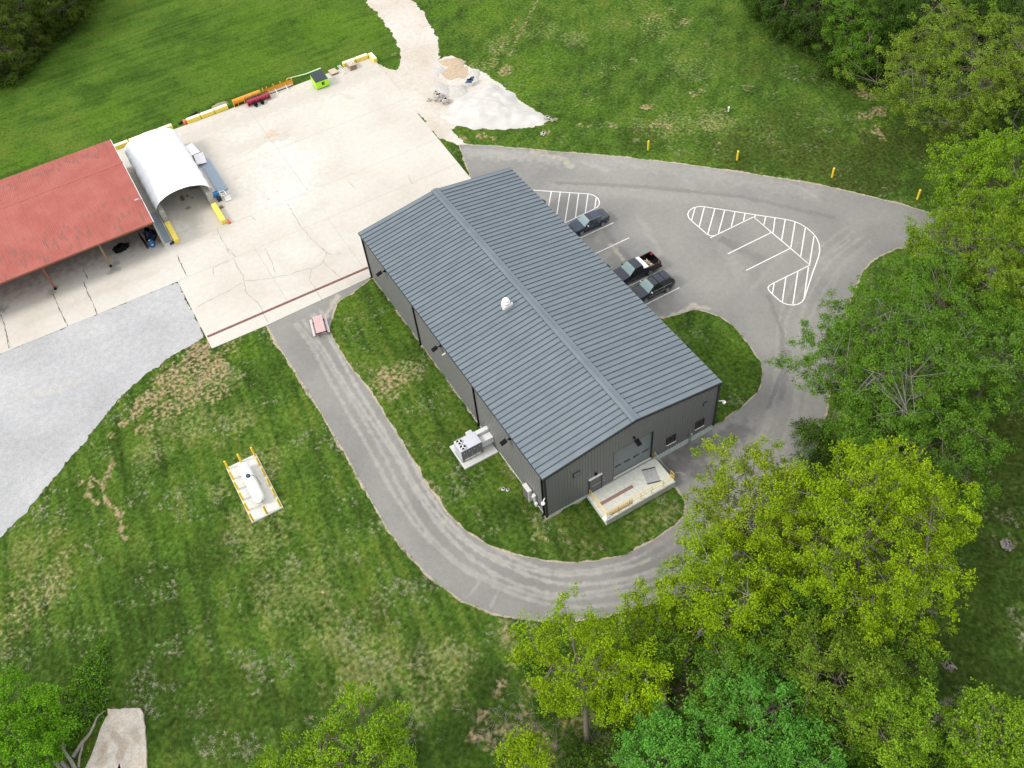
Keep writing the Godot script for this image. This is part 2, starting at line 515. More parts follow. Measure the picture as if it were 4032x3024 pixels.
func make_ground_map(edges: Array) -> ImageTexture:
	var soil := PackedFloat32Array()
	soil.resize(GN * GN)
	var dry := soil.duplicate()
	var lush := soil.duplicate()
	var dark := soil.duplicate()
	var nb := FastNoiseLite.new()
	nb.seed = 41
	nb.frequency = 0.55
	nb.fractal_octaves = 5
	nb.fractal_gain = 0.65
	# bare earth, seen in the picture (x, y, radius in picture pixels, strength)
	for b in [[440, 752, 26, .95], [452, 800, 45, .8], [408, 850, 45, .78], [358, 888, 40, .72], [312, 928, 25, .65], [470, 850, 35, .55], [845, 820, 42, .7], [420, 770, 46, .85], [372, 822, 52, .85], [322, 862, 36, .85], [298, 888, 24, .8], [455, 790, 40, .6], [500, 745, 30, .5], [405, 790, 34, .75], [360, 825, 40, .7], [315, 860, 26, .75], [350, 850, 30, .6], [262, 915, 14, .9], [240, 940, 10, .9], [245, 1000, 9, 1.0], [236, 1025, 9, 1.0], [222, 1052, 9, .9], [200, 1048, 12, .9], [188, 1068, 9, .9], [212, 1085, 8, .9], [258, 1115, 12, 1.0], [263, 1140, 13, 1.0], [268, 1165, 8, .9], [297, 905, 10, .7], [175, 1040, 12, .6], [590, 735, 10, .8], [855, 830, 34, .45], [820, 835, 30, .4], [755, 690, 12, .6], [943, 1055, 10, .9], [930, 1040, 9, .9], [1085, 1058, 9, .7], [1060, 1320, 14, .8], [1095, 1370, 18, .6], [1110, 1410, 16, .6], [1105, 1440, 14, .7], [1075, 1500, 16, .9], [1085, 1475, 14, .9], [1045, 1545, 20, .9], [1030, 1590, 26, .85], [1060, 1600, 30, .75], [1095, 1580, 40, .7], [1130, 1560, 45, .6], [1160, 1600, 50, .6], [1150, 1480, 26, .5], [1160, 1140, 9, .7], [1175, 1165, 9, .6], [100, 1270, 50, .38], [130, 1240, 40, .35], [60, 1300, 50, .35], [20, 1360, 40, .4], [10, 1400, 30, .4], [150, 1190, 26, .4], [125, 1150, 20, .5], [1400, 232, 16, .9], [1420, 268, 22, .5], [1440, 272, 16, .6], [1500, 202, 14, .7], [1515, 195, 10, .7], [1530, 270, 24, .4], [1090, 152, 22, .8], [1070, 135, 16, .5], [1410, 40, 30, .35], [1482, 48, 18, .6], [1450, 20, 16, .4], [1330, 145, 14, .4], [1300, 160, 10, .4], [1370, 130, 12, .4], [1610, 190, 14, .3], [1875, 205, 24, .8], [1900, 240, 24, .8], [1870, 250, 22, .7], [1890, 285, 14, .9], [1905, 300, 8, 1.0], [1850, 190, 18, .6], [1745, 85, 14, .8], [1720, 70, 12, .6], [1200, 258, 9, 1.0], [1275, 272, 9, .9], [1255, 270, 8, .8], [1325, 272, 12, .7], [1180, 285, 7, 1.0], [1050, 280, 12, .5], [1040, 295, 14, .7], [1065, 300, 10, .7], [1000, 300, 12, .9], [1375, 303, 8, .8], [1555, 310, 8, .6], [1505, 305, 9, .6], [850, 118, 8, .7], [900, 145, 20, .8], [1540, 1440, 36, .6], [1500, 1470, 40, .7], [1470, 1510, 30, .7], [1430, 1540, 40, .6], [1560, 1500, 40, .6], [1450, 1440, 30, .5], [1820, 1440, 26, .5], [1250, 1560, 40, .6], [1300, 1620, 50, .6], [1180, 1650, 50, .6], [2180, 1170, 20, .5], [2050, 1440, 18, .6], [2085, 1580, 26, .6], [1780, 1300, 40, .4]]:
		blob(soil, q2(b[0], b[1]), pr(b[0], b[1], b[2]), b[3], nb)
	trail(soil, poly([243, 990, 240, 1010, 222, 1045, 226, 1080, 258, 1110, 264, 1160]), 0.25, 1.0, nb)
	trail(soil, poly([222, 1050, 196, 1030, 188, 1060, 205, 1090]), 0.2, 0.9, nb)
	trail(soil, poly([694, 1272, 712, 1296, 728, 1322]), 0.14, 0.8, nb)
	trail(soil, poly([1890, 270, 1903, 290, 1915, 305]), 0.2, 1.0, nb)
	trail(soil, poly([1100, 120, 1135, 50, 1160, 0]), 0.3, 0.55, nb)
	trail(soil, poly([1060, 130, 1095, 85, 1115, 40]), 0.25, 0.5, nb)
	trail(soil, poly([1840, 170, 1800, 110, 1750, 60, 1690, 20]), 0.9, 0.45, nb)
	for e in edges:
		trail(soil, e[0], e[1], e[2], nb)
	for b in [[440, 820, 90, .7], [400, 900, 90, .5], [930, 1460, 110, .6], [800, 1430, 110, .5], [560, 1150, 90, .5], [640, 1280, 110, .4], [720, 1360, 80, .4], [560, 1000, 60, .4], [850, 815, 46, .95], [885, 800, 40, .9], [835, 850, 30, .9], [940, 770, 20, .5], [975, 800, 26, .6], [1010, 850, 20, .5], [1040, 900, 20, .5], [680, 770, 14, .5], [400, 870, 60, .55], [470, 830, 40, .6], [450, 780, 40, .6], [520, 900, 40, .45], [330, 980, 50, .4], [480, 1060, 30, .6], [510, 1110, 30, .5], [600, 1110, 20, .5], [470, 960, 16, .6], [700, 1200, 60, .3], [900, 1470, 60, .45], [980, 1420, 40, .45], [820, 1440, 50, .4], [760, 1380, 50, .35], [600, 1300, 50, .3], [1160, 1160, 22, .6], [1250, 1185, 40, .3], [1390, 1140, 40, .45], [1440, 1120, 30, .6], [1460, 1100, 16, .8], [1540, 260, 60, .5], [1460, 270, 60, .45], [1500, 150, 60, .25], [1420, 60, 60, .35], [1650, 290, 50, .2], [300, 500, 40, .15], [1100, 1390, 30, .6], [80, 1280, 90, .5], [60, 1200, 60, .4], [1090, 1340, 20, .5], [700, 730, 20, .3], [1160, 60, 60, .25], [1240, 85, 40, .3], [1080, 90, 30, .45], [1070, 105, 30, .6], [1030, 145, 30, .7]]:
		blob(dry, q2(b[0], b[1]), pr(b[0], b[1], b[2]), b[3], nb)
	for b in [[230, 250, 60, .5], [420, 265, 70, .6], [120, 400, 60, .6], [300, 330, 50, .7], [200, 360, 60, .7], [60, 340, 40, .5], [520, 130, 120, .35], [700, 60, 90, .5], [800, 60, 60, .5], [560, 40, 90, .3], [1180, 130, 70, .5], [1130, 180, 60, .6], [1250, 230, 60, .4], [1050, 30, 60, .5], [960, 20, 40, .5], [860, 700, 50, .35], [640, 800, 30, .4], [740, 660, 40, .4], [1590, 760, 50, .4], [650, 1090, 50, .35], [640, 960, 40, .3], [1000, 1130, 50, .3], [380, 1150, 60, .35], [520, 760, 40, .6], [1020, 1080, 40, .4]]:
		blob(lush, q2(b[0], b[1]), pr(b[0], b[1], b[2]), b[3], nb)
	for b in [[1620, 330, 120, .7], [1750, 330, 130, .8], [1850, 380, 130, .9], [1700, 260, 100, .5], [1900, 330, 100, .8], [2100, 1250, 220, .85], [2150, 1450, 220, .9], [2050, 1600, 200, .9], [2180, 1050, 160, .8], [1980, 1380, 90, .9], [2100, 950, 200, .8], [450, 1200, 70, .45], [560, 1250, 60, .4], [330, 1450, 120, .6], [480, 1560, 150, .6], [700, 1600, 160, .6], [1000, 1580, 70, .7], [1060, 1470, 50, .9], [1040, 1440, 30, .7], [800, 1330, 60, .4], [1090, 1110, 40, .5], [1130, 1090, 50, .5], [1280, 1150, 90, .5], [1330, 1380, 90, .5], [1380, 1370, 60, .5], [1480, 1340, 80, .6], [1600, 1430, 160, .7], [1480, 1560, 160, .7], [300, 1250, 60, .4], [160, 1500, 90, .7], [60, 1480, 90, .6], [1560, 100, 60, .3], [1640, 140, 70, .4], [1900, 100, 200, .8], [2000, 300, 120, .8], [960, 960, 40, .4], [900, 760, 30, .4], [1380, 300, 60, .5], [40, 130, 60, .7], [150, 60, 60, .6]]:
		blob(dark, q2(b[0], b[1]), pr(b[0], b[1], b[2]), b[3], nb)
	var n1 := FastNoiseLite.new()
	n1.seed = 7
	n1.frequency = 0.05
	n1.fractal_octaves = 3
	var n2 := FastNoiseLite.new()
	n2.seed = 8
	n2.frequency = 1.9
	n2.fractal_octaves = 3
	n2.fractal_gain = 0.75
	var nm := FastNoiseLite.new()
	nm.seed = 10
	nm.frequency = 0.17
	nm.fractal_octaves = 3
	var n3 := FastNoiseLite.new()
	n3.seed = 9
	n3.frequency = 1.0
	n3.fractal_octaves = 2
	var rn := RandomNumberGenerator.new()
	rn.seed = 77
	var by := PackedByteArray()
	by.resize(GN * GN * 3)
	var px := GN / GW
	var gA := Vector3(72, 102, 36)
	var gL := Vector3(86, 119, 34)
	var gY := Vector3(98, 116, 46)
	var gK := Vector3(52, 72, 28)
	var gO := Vector3(60, 72, 32)  # olive grass of the right lawn, with canopy shade darkening its colour
	var gD := Vector3(146, 141, 104)
	var gS := Vector3(158, 138, 112)
	for k in GN:
		var z := GZ0 + (k + 0.5) / px
		for i in GN:
			var x := GX0 + (i + 0.5) / px
			var j := k * GN + i
			var a := n1.get_noise_2d(x, z)
			var b := n2.get_noise_2d(x, z)
			# mowing streaks: along x in the big field beyond the yard, along z on the lawns near the drive
			var s: float
			if z < -50.0 and x < 14.0: s = n3.get_noise_2d(x * 0.035, z * 0.8) * 0.8
			elif x > 14.0: s = n3.get_noise_2d((x - z) * 0.12, (x + z) * 0.30)
			else: s = n3.get_noise_2d((x + z * 0.12) * 0.8, z * 0.05) * 1.5
			var mm := nm.get_noise_2d(x, z)
			var c := gA.lerp(gY, clampf(a * 0.8 + s * 0.7 + mm * 0.6 + 0.15, 0, 1) * 0.75)
			c = c.lerp(gK, clampf(-a * 0.8 - s * 0.8 - mm * 0.6, 0, 1) * 0.8)
			c = c.lerp(gL, lush[j])
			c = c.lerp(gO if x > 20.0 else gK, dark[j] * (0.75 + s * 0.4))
			var far_field := z < -50.0 and x < 14.0
			var e := clampf(b * 1.5, -0.5, 0.75) * (0.35 if far_field else 1.0)
			if e > 0: c = c.lerp(gD, e * e * (0.45 + dry[j] * 1.2))
			else: c *= 1.0 + e * 0.42
			c = c.lerp(gD, clampf(dry[j] * (0.5 + b * 1.6 + mm * 0.5), 0, 0.9))
			var so := soil[j]
			if so > 0.01:
				c = c.lerp(gS * (0.94 + 0.3 * b), clampf(so * 1.2 + b * 1.5 - 0.35, 0, 0.95))
			c *= 0.86 + 0.18 * rn.randf()
			var o := j * 3
			by[o] = int(clampf(c.x, 0, 255))
			by[o + 1] = int(clampf(c.y, 0, 255))
			by[o + 2] = int(clampf(c.z, 0, 255))
	ground_img = Image.create_from_data(GN, GN, false, Image.FORMAT_RGB8, by)
	return ImageTexture.create_from_image(ground_img)

# a map of one paved surface: a base tone, two noises, and strokes of dust, wear or painted shade [points, half width, strength, tone]
func make_surface_map(r: Rect2, n: int, base: Vector3, light: Vector3, dark: Vector3, strokes: Array, seed_: int, grain := 0.06, mott := 0.10) -> ImageTexture:
	var acc := PackedFloat32Array()
	acc.resize(n * n)
	var tone := PackedByteArray()
	tone.resize(n * n)
	var nz := FastNoiseLite.new()
	nz.seed = seed_
	nz.frequency = 0.5
	nz.fractal_octaves = 4
	var px := n / r.size.x
	var tones := []
	for s in strokes:
		if not tones.has(s[3]): tones.append(s[3])
		var ti := tones.find(s[3])
		var pts: PackedVector2Array = s[0]
		var hw: float = s[1]
		for i in range(maxi(1, pts.size() - 1)):
			var a := pts[i]
			var b := pts[mini(i + 1, pts.size() - 1)]
			var lo := a.min(b) - Vector2.ONE * hw * 1.5
			var hi := a.max(b) + Vector2.ONE * hw * 1.5
			for k in range(clampi(int((lo.y - r.position.y) * px), 0, n - 1), clampi(int((hi.y - r.position.y) * px), 0, n - 1) + 1):
				for m in range(clampi(int((lo.x - r.position.x) * px), 0, n - 1), clampi(int((hi.x - r.position.x) * px), 0, n - 1) + 1):
					var p := Vector2(r.position.x + (m + 0.5) / px, r.position.y + (k + 0.5) / px)
					var d := p.distance_to(Geometry2D.get_closest_point_to_segment(p, a, b)) / hw
					if d > 1.5: continue
					var v: float = s[2] * (1.0 - smoothstep(0.2, 1.0, d + nz.get_noise_2d(p.x * 1.8, p.y * 1.8) * 0.65)) 
					var j := k * n + m
					if v > acc[j]:
						acc[j] = v
						tone[j] = ti
	var n1 := FastNoiseLite.new()
	n1.seed = seed_ + 1
	n1.frequency = 0.09
	n1.fractal_octaves = 4
	var n2 := FastNoiseLite.new()
	n2.seed = seed_ + 2
	n2.frequency = 1.2
	n2.fractal_octaves = 3
	var rn := RandomNumberGenerator.new()
	rn.seed = seed_
	var by := PackedByteArray()
	by.resize(n * n * 3)
	for k in n:
		var z := r.position.y + (k + 0.5) / px
		for i in n:
			var x := r.position.x + (i + 0.5) / px
			var a := n1.get_noise_2d(x, z)
			var b := n2.get_noise_2d(x, z)
			var c := base.lerp(light, clampf(a * 1.6, 0, 1)).lerp(dark, clampf(-a * 1.6, 0, 1))
			var j := k * n + i
			if acc[j] > 0.01:
				c = c.lerp(tones[tone[j]], clampf(acc[j] * (0.85 + b * mott * 7.0), 0, 1))
			c *= 1.0 + b * mott + rn.randf_range(-grain, grain)
			var o := j * 3
			by[o] = int(clampf(c.x, 0, 255))
			by[o + 1] = int(clampf(c.y, 0, 255))
			by[o + 2] = int(clampf(c.z, 0, 255))
	return ImageTexture.create_from_image(Image.create_from_data(n, n, false, Image.FORMAT_RGB8, by))

func map_mat(t: Texture2D, rough_ := 0.9) -> StandardMaterial3D:
	var m := mat(Color.WHITE, rough_)
	m.albedo_texture = t
	return m

# ------------------------------------------------------------------ the setting
func build_ground() -> void:
	var asphalt := PackedVector2Array()
	asphalt.append_array(poly([992, 313, 1060, 315, 1130, 322, 1220, 330, 1320, 338, 1400, 346, 1500, 359, 1600, 373, 1700, 389, 1780, 402, 1850, 419, 1920, 436, 1960, 446, 2050, 474, 2150, 512, 2320, 575, 2320, 660, 2210, 620, 2130, 600, 2060, 576, 2010, 552, 1960, 536, 1938, 534, 1905, 550, 1878, 565, 1858, 592, 1842, 630, 1828, 680, 1815, 740, 1800, 810, 1785, 880, 1765, 950, 1732, 1020, 1692, 1080, 1645, 1140, 1590, 1200, 1520, 1255, 1440, 1290, 1370, 1314, 1290, 1335, 1200, 1341, 1130, 1337, 1060, 1322, 1000, 1298, 940, 1255, 890, 1205, 840, 1145, 800, 1075, 750, 985, 700, 900, 650, 820, 605, 750, 578, 704]))
	var drive_edge := asphalt.duplicate()
	asphalt.append_array(PackedVector2Array([Vector2(-21.3, -17.7), Vector2(-9.05, -17.8), Vector2(7.55, -17.8), Vector2(7.95, -26.0)]))
	asphalt = rough(asphalt, 0.7, 0.04, 3, 0.5)
	var concrete := PackedVector2Array([Vector2(-27.37, -17.78), Vector2(-21.3, -17.62), Vector2(-9.05, -17.85), Vector2(7.6, -17.9), Vector2(7.93, -26.2), Vector2(8.75, -43.3), Vector2(9.48, -55.8), Vector2(9.5, -57.4), Vector2(-26.9, -57.95), Vector2(-26.9, -54.4), Vector2(-54.0, -54.4), Vector2(-54.0, -30.05), Vector2(-27.34, -29.6)])
	var lawn_left := poly([757, 637, 735, 648, 720, 668, 713, 695, 713, 718, 735, 760, 765, 805, 800, 850, 835, 905, 870, 960, 905, 1020, 940, 1075, 980, 1125, 1030, 1165, 1090, 1192, 1160, 1210, 1220, 1217, 1290, 1213, 1350, 1198, 1400, 1175, 1440, 1150, 1468, 1130, 1483, 1105, 1480, 1082, 1463, 1052])
	lawn_left = smooth_line(lawn_left, false, 3)
	var inner_edge := lawn_left.duplicate()
	lawn_left.append_array(PackedVector2Array([Vector2(2.3, 20.9), Vector2(2.3, 17.9), Vector2(-8.9, 17.9), Vector2(-8.9, -17.8)]))
	lawn_left = rough(lawn_left, 0.6, 0.08, 5, 0.6)
	var lawn_right := smooth_line(poly([1543, 922, 1575, 900, 1610, 873, 1638, 846, 1648, 815, 1641, 780, 1615, 740, 1585, 705, 1555, 685, 1525, 673, 1497, 670, 1470, 678]), false, 3)
	var inner_right := lawn_right.duplicate()
	lawn_right.append(Vector2(8.9, 2.8))
	lawn_right.append(Vector2(8.9, 17.9))
	lawn_right = rough(lawn_right, 0.6, 0.08, 6, 0.6)
	var gravel := PackedVector2Array([Vector2(-54.0, -30.1), Vector2(-27.4, -29.65), Vector2(-27.42, -20.0)])
	gravel.append_array(smooth_line(poly([441, 727, 415, 745, 370, 772, 330, 800, 280, 840, 240, 880, 205, 925, 170, 968, 115, 1035, 55, 1105, 0, 1165, -60, 1230]), false, 3))
	gravel.append(Vector2(-75.0, -8.0))
	gravel.append(Vector2(-75.0, -30.4))
	gravel = rough(rough(gravel, 0.6, 0.16, 8, 0.8), 0.18, 0.11, 9, 2.6)
	var track := poly([838, 150, 856, 150, 866, 135, 862, 108, 845, 70, 815, 30, 780, -10, 740, -60, 860, -60, 885, -10, 915, 30, 940, 70, 951, 105, 945, 128, 975, 122, 1010, 140, 1055, 165, 1100, 200, 1150, 235, 1185, 262, 1150, 275, 1050, 278, 985, 272, 980, 290, 1010, 314, 990, 313])
	track.append_array(PackedVector2Array([Vector2(8.4, -35.5), Vector2(8.65, -43.0), Vector2(9.3, -55.4)]))
	track = rough(rough(track, 0.6, 0.28, 9, 0.5), 0.2, 0.14, 10, 2.4)
	var slab := crop_pts([1180, 365, 1810, 345, 1870, 480, 1905, 850, 1935, 1462, 1960, 1700, 500, 1700, 780, 1462, 860, 1270, 1000, 960, 1070, 700, 1190, 470], 180, 2720, 4.809)
	slab = rough(slab, 0.3, 0.05, 11, 1.2)
	paved = [asphalt, concrete, gravel, track, slab]
	print("maps ", Time.get_ticks_msec())
	var gr := Rect2(GX0, GZ0, GW, GW)
	M.ground = map_mat(make_ground_map([]), 1.0)
	print("ground map ", Time.get_ticks_msec())
	var st := S()
	var nx := int(GW)
	for i in nx:
		for k in nx:
			var v := []
			for c in [[0, 0], [1, 0], [1, 1], [0, 1]]:
				var x: float = GX0 + (i + c[0]) * 1.0
				var z: float = GZ0 + (k + c[1]) * 1.0
				v.append(Vector3(x, hgt(x, z), z))
			for t in [0, 1, 2, 0, 2, 3]:
				st.set_normal(norm_at(v[t].x, v[t].z))
				st.set_uv(uv_of(v[t].x, v[t].z, gr))
				st.add_vertex(v[t])
	M.ground.metallic_specular = 0.1
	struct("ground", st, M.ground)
	# the fields go on to the horizon round the lawns
	st = S()
	var e := 1500.0
	var x1 := GX0 + GW
	var z1 := GZ0 + GW
	for f in [[-e, -e, e, GZ0], [-e, z1, e, e], [-e, GZ0, GX0, z1], [x1, GZ0, e, z1]]:
		face(st, [Vector3(f[0], 0, f[1]), Vector3(f[2], 0, f[1]), Vector3(f[2], 0, f[3]), Vector3(f[0], 0, f[3])], Vector3.UP)
	struct("field", st, tri_mat(rgb(0.045, 0.085, 0.014), rgb(0.075, 0.12, 0.02), 0.02, 55, 1.0))
	# asphalt drive and car park
	var tone_l := Vector3(158, 156, 151)
	var tone_s := Vector3(176, 168, 152)
	var tone_d := Vector3(88, 86, 88)
	var strokes := []
	var mid := smooth_line(poly([660, 690, 700, 740, 745, 815, 800, 900, 850, 980, 900, 1070, 960, 1150, 1030, 1210, 1110, 1250, 1200, 1275, 1300, 1270, 1400, 1245, 1480, 1200, 1550, 1150, 1610, 1080, 1650, 1010, 1690, 930, 1710, 850, 1720, 770, 1730, 690, 1760, 620, 1800, 560, 1860, 510]), false, 4)
	var rs := RandomNumberGenerator.new()
	rs.seed = 5
	for o in [-1.9, -1.2, -0.55, 0.15, 0.9, 1.5]:
		var ln := PackedVector2Array()
		for i in mid.size():
			var d := (mid[mini(i + 1, mid.size() - 1)] - mid[maxi(i - 1, 0)]).normalized()
			ln.append(mid[i] + Vector2(-d.y, d.x) * (o + 0.25 * sin(i * 0.21 + o * 3.0)))
		strokes.append([ln.slice(0, 46), 0.30, rs.randf_range(0.5, 0.85), tone_l])
		strokes.append([ln.slice(40), 0.3, rs.randf_range(0.1, 0.3), tone_l])
		strokes.append([ln.slice(0, 60), 0.2, rs.randf_range(0.15, 0.3), tone_d])
	for a in [[[1000, 330, 1100, 335, 1200, 345], 1.5, .55], [[1150, 330, 1220, 345, 1230, 360], .8, .6], [[1260, 350, 1300, 365, 1310, 370], .6, .5], [[1330, 345, 1380, 362], .5, .45], [[1480, 362, 1560, 375], .7, .4], [[1700, 395, 1740, 412, 1760, 425], .5, .5], [[1500, 660, 1440, 690, 1410, 690], .5, .8], [[1530, 666, 1500, 662], .4, .7], [[1320, 530, 1345, 560], .35, .8], [[1340, 525, 1300, 560], .7, .35], [[1310, 470, 1290, 520], .5, .3], [[730, 640, 705, 680, 700, 715], .5, .7], [[1380, 470, 1410, 520, 1440, 580], .6, .25], [[1470, 370, 1540, 480, 1600, 600], 1.2, .2], [[1200, 400, 1400, 420, 1600, 440], 1.6, .22], [[1620, 630, 1680, 560, 1760, 500], .5, .2], [[1430, 1060, 1452, 1075, 1470, 1100], .25, .6], [[1800, 545, 1835, 520], .2, .5], [[1150, 345, 1350, 350, 1550, 380, 1750, 415], 2.0, .3], [[1060, 1310, 1080, 1270, 1060, 1240], .2, .5], [[1010, 1290, 1035, 1260, 1020, 1230], .15, .5]]:
		strokes.append([poly(a[0]), a[1], a[2], tone_s if a[2] > 0.55 else tone_l])
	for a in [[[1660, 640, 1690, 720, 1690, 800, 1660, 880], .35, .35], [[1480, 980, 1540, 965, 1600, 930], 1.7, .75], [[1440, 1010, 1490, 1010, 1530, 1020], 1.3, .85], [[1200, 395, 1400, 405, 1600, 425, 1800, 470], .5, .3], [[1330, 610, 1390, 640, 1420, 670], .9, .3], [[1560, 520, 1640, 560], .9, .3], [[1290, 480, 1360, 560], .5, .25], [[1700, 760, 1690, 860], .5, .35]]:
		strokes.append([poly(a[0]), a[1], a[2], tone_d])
	var ar := Rect2(-30, -66, 104, 104)
	M.asphalt = map_mat(make_surface_map(ar, 1024, Vector3(125, 124, 121), Vector3(132, 131, 127), Vector3(115, 114, 112), strokes, 61, 0.03, 0.03), 0.9)
	print("asphalt map ", Time.get_ticks_msec())
	var ring: PackedVector2Array = Geometry2D.offset_polygon(asphalt, 0.20)[0]
	struct("gravel_shoulder", sheet(rough(rough(ring, 0.5, 0.13, 43, 0.25), 0.22, 0.08, 44, 2.0), 0.014, ar), M.shoulder)
	var drv := struct("driveway", sheet(asphalt, 0.03, ar), M.asphalt)
	# concrete yard
	var cr := Rect2(-56, -64, 68, 68)
	var cs := []
	var tc_w := Vector3(196, 196, 197)
	var tc_g := Vector3(168, 162, 152)
	var tc_r := Vector3(178, 146, 120)
	for a in [[[585, 290], 1.0, .6, tc_r], [[575, 298, 600, 290], .4, .7, tc_r], [[600, 415], .5, .5, tc_r], [[580, 430], .3, .7, tc_r], [[510, 385], .5, .5, tc_r], [[740, 205, 760, 212], .5, .5, tc_g], [[590, 320, 640, 370, 620, 420], 4.5, .5, tc_w], [[560, 380, 600, 430], 3.5, .45, tc_w], [[600, 300, 480, 330, 420, 300], 2.5, .5, tc_g], [[420, 290, 520, 260, 640, 215, 720, 190, 800, 160], 2.4, .5, tc_g], [[430, 430, 460, 475, 480, 500], 2.0, .55, tc_g], [[420, 440, 400, 420], 1.5, .6, tc_g], [[410, 450], .7, 1.0, Vector3(120, 110, 96)], [[392, 425, 395, 432], .45, 1.0, Vector3(96, 84, 70)], [[405, 424], .3, 1.0, Vector3(100, 88, 74)], [[416, 428], .35, 1.0, Vector3(104, 94, 80)], [[412, 408, 425, 405], .3, .9, Vector3(110, 98, 82)], [[350, 470, 390, 520], 1.2, .4, tc_g], [[120, 620, 170, 600], 1.2, .35, tc_g], [[60, 700, 200, 640, 330, 590], .8, .35, tc_g], [[250, 570, 240, 590, 255, 580], .6, .7, Vector3(120, 122, 112)], [[120, 625, 110, 635], .7, .7, Vector3(116, 116, 108)], [[0, 670, 10, 668], .7, .7, Vector3(110, 110, 102)], [[760, 610, 790, 600], 1.0, .6, tc_g], [[880, 520, 840, 560, 800, 590], 1.6, .25, tc_g], [[600, 560, 640, 590, 700, 570, 760, 540], 1.2, .3, tc_g], [[700, 440, 640, 480, 720, 560], 1.0, .25, tc_g]]:
		cs.append([poly(a[0]), a[1], a[2], a[3]])
	# oily, dirty floor of shed and covered bay, roof shade painted in too
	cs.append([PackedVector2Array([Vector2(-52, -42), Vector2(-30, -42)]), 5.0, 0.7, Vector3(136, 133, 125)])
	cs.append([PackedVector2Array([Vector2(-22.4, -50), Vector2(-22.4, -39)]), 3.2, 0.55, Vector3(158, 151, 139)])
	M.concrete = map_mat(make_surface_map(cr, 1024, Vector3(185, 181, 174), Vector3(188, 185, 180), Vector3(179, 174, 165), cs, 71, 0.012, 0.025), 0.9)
	print("concrete map ", Time.get_ticks_msec())
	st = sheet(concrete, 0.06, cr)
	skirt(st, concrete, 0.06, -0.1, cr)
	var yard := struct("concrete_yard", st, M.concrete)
	# cracks and filled joints in the yard
	for a in [[380, 0, 430, 60, 475, 105], [830, 0, 880, 90, 920, 170, 945, 250, 950, 295], [450, 130, 490, 230, 540, 300, 570, 370, 575, 450, 600, 545], [600, 545, 680, 620, 745, 670, 775, 720, 805, 775, 820, 830, 875, 920], [0, 725, 150, 640, 270, 580, 380, 530, 470, 470, 545, 430], [590, 405, 700, 400, 840, 380, 1000, 350, 1140, 325, 1220, 295, 1300, 270, 1390, 245], [1390, 245, 1410, 260, 1395, 340, 1390, 410, 1430, 455, 1470, 500, 1500, 580, 1545, 640], [1410, 260, 1480, 225, 1555, 175, 1580, 120, 1600, 60, 1540, 0], [1555, 175, 1620, 230, 1690, 280, 1720, 320, 1770, 355], [1600, 60, 1700, 75, 1780, 60], [390, 155, 280, 195, 190, 235, 190, 340], [-350, -150, -120, -230]]:
		crack(yard, crop_pts(a, 780, 980, 3.16), 0.07, M.crack)
	for a in [[205, 1325, 250, 1400, 290, 1470, 320, 1500, 370, 1560, 430, 1610, 470, 1645], [985, 1140, 1010, 1190, 1050, 1190], [600, 1180, 640, 1225]]:
		crack(yard, crop_pts(a, 1008, 0, 1.6458), 0.07, M.crack)
	for a in [[1150, 0, 1180, 70, 1215, 135], [545, 170, 570, 240, 600, 300, 630, 380], [345, 250, 380, 330, 440, 455], [540, 90, 570, 150], [5, 380, 30, 440, 60, 600]]:
		crack(yard, crop_pts(a, 0, 1008, 1.6458), 0.085, M.crack_dark)
	for a in [[1405, 1480, 1430, 1540, 1470, 1600, 1480, 1640, 1510, 1659], [1620, 1400, 1659, 1430]]:
		crack(yard, crop_pts(a, 0, 0, 1.6458), 0.07, M.crack)
	# sawn joints between the pours
	for j in [[-26.0, -35.45, 8.4, -35.45], [-27.2, -29.62, 8.0, -29.62], [-16.5, -45.6, 8.8, -45.6], [-9.2, -57.2, -9.2, -35.5], [-9.2, -29.6, -9.2, -19.8], [-18.2, -29.6, -18.2, -19.8], [-45.5, -36.0, -45.5, -30.1]]:
		var a2 := Vector2(j[0], j[1])
		var b2 := Vector2(j[2], j[3])
		var jl := PackedVector2Array()
		for i in 25: jl.append(a2.lerp(b2, i / 24.0))
		obj("joint", ribbon(jl, 0.035, 0.064, 0.4), M.crack, yard)
	# red-brown grates of the trench drain
	var gm := S()
	box(gm, Vector3.ZERO, Vector3(0.292, 0.05, 0.34), Transform3D.IDENTITY, 0.012)
	var grate_mesh := gm.commit()
	var dr := thing("trench_drain", "long red-brown slotted trench drain crossing the pale concrete yard", "drain", Vector3(-18.0, 0.06, -19.5))
	for i in 61:
		var g := obj("grate", grate_mesh, M.grate, dr)
		g.position = Vector3(-9.1 + i * 0.303, -0.012 + 0.004 * (i % 3), -0.12 + 0.24 * i / 61.0)
	# gravel lot, dusty track, old slab
	var vr := Rect2(-78, -34, 54, 54)
	M.gravel = map_mat(make_surface_map(vr, 768, Vector3(159, 160, 163), Vector3(167, 168, 170), Vector3(150, 151, 154), [[poly([100, 780, 200, 740, 330, 690]), 1.0, 0.35, Vector3(152, 154, 159)], [poly([0, 900, 150, 850, 300, 790]), 1.2, 0.3, Vector3(155, 157, 162)], [poly([60, 860, 160, 830]), 1.0, 0.3, Vector3(172, 168, 158)]], 81, 0.06, 0.05), 1.0)
	struct("gravel_lot", sheet(gravel, 0.035, vr), M.gravel)
	var tr := Rect2(-10, -110, 70, 85)
	M.track = map_mat(make_surface_map(tr, 512, Vector3(183, 177, 169), Vector3(189, 185, 179), Vector3(172, 162, 149), [[poly([895, 60, 890, 120, 890, 170]), 0.8, 0.5, Vector3(193, 190, 186)], [poly([940, 170, 950, 230]), 1.0, 0.6, Vector3(158, 144, 124)], [poly([960, 135, 1000, 145]), 1.2, 0.5, Vector3(160, 147, 130)]], 91, 0.03, 0.035), 1.0)
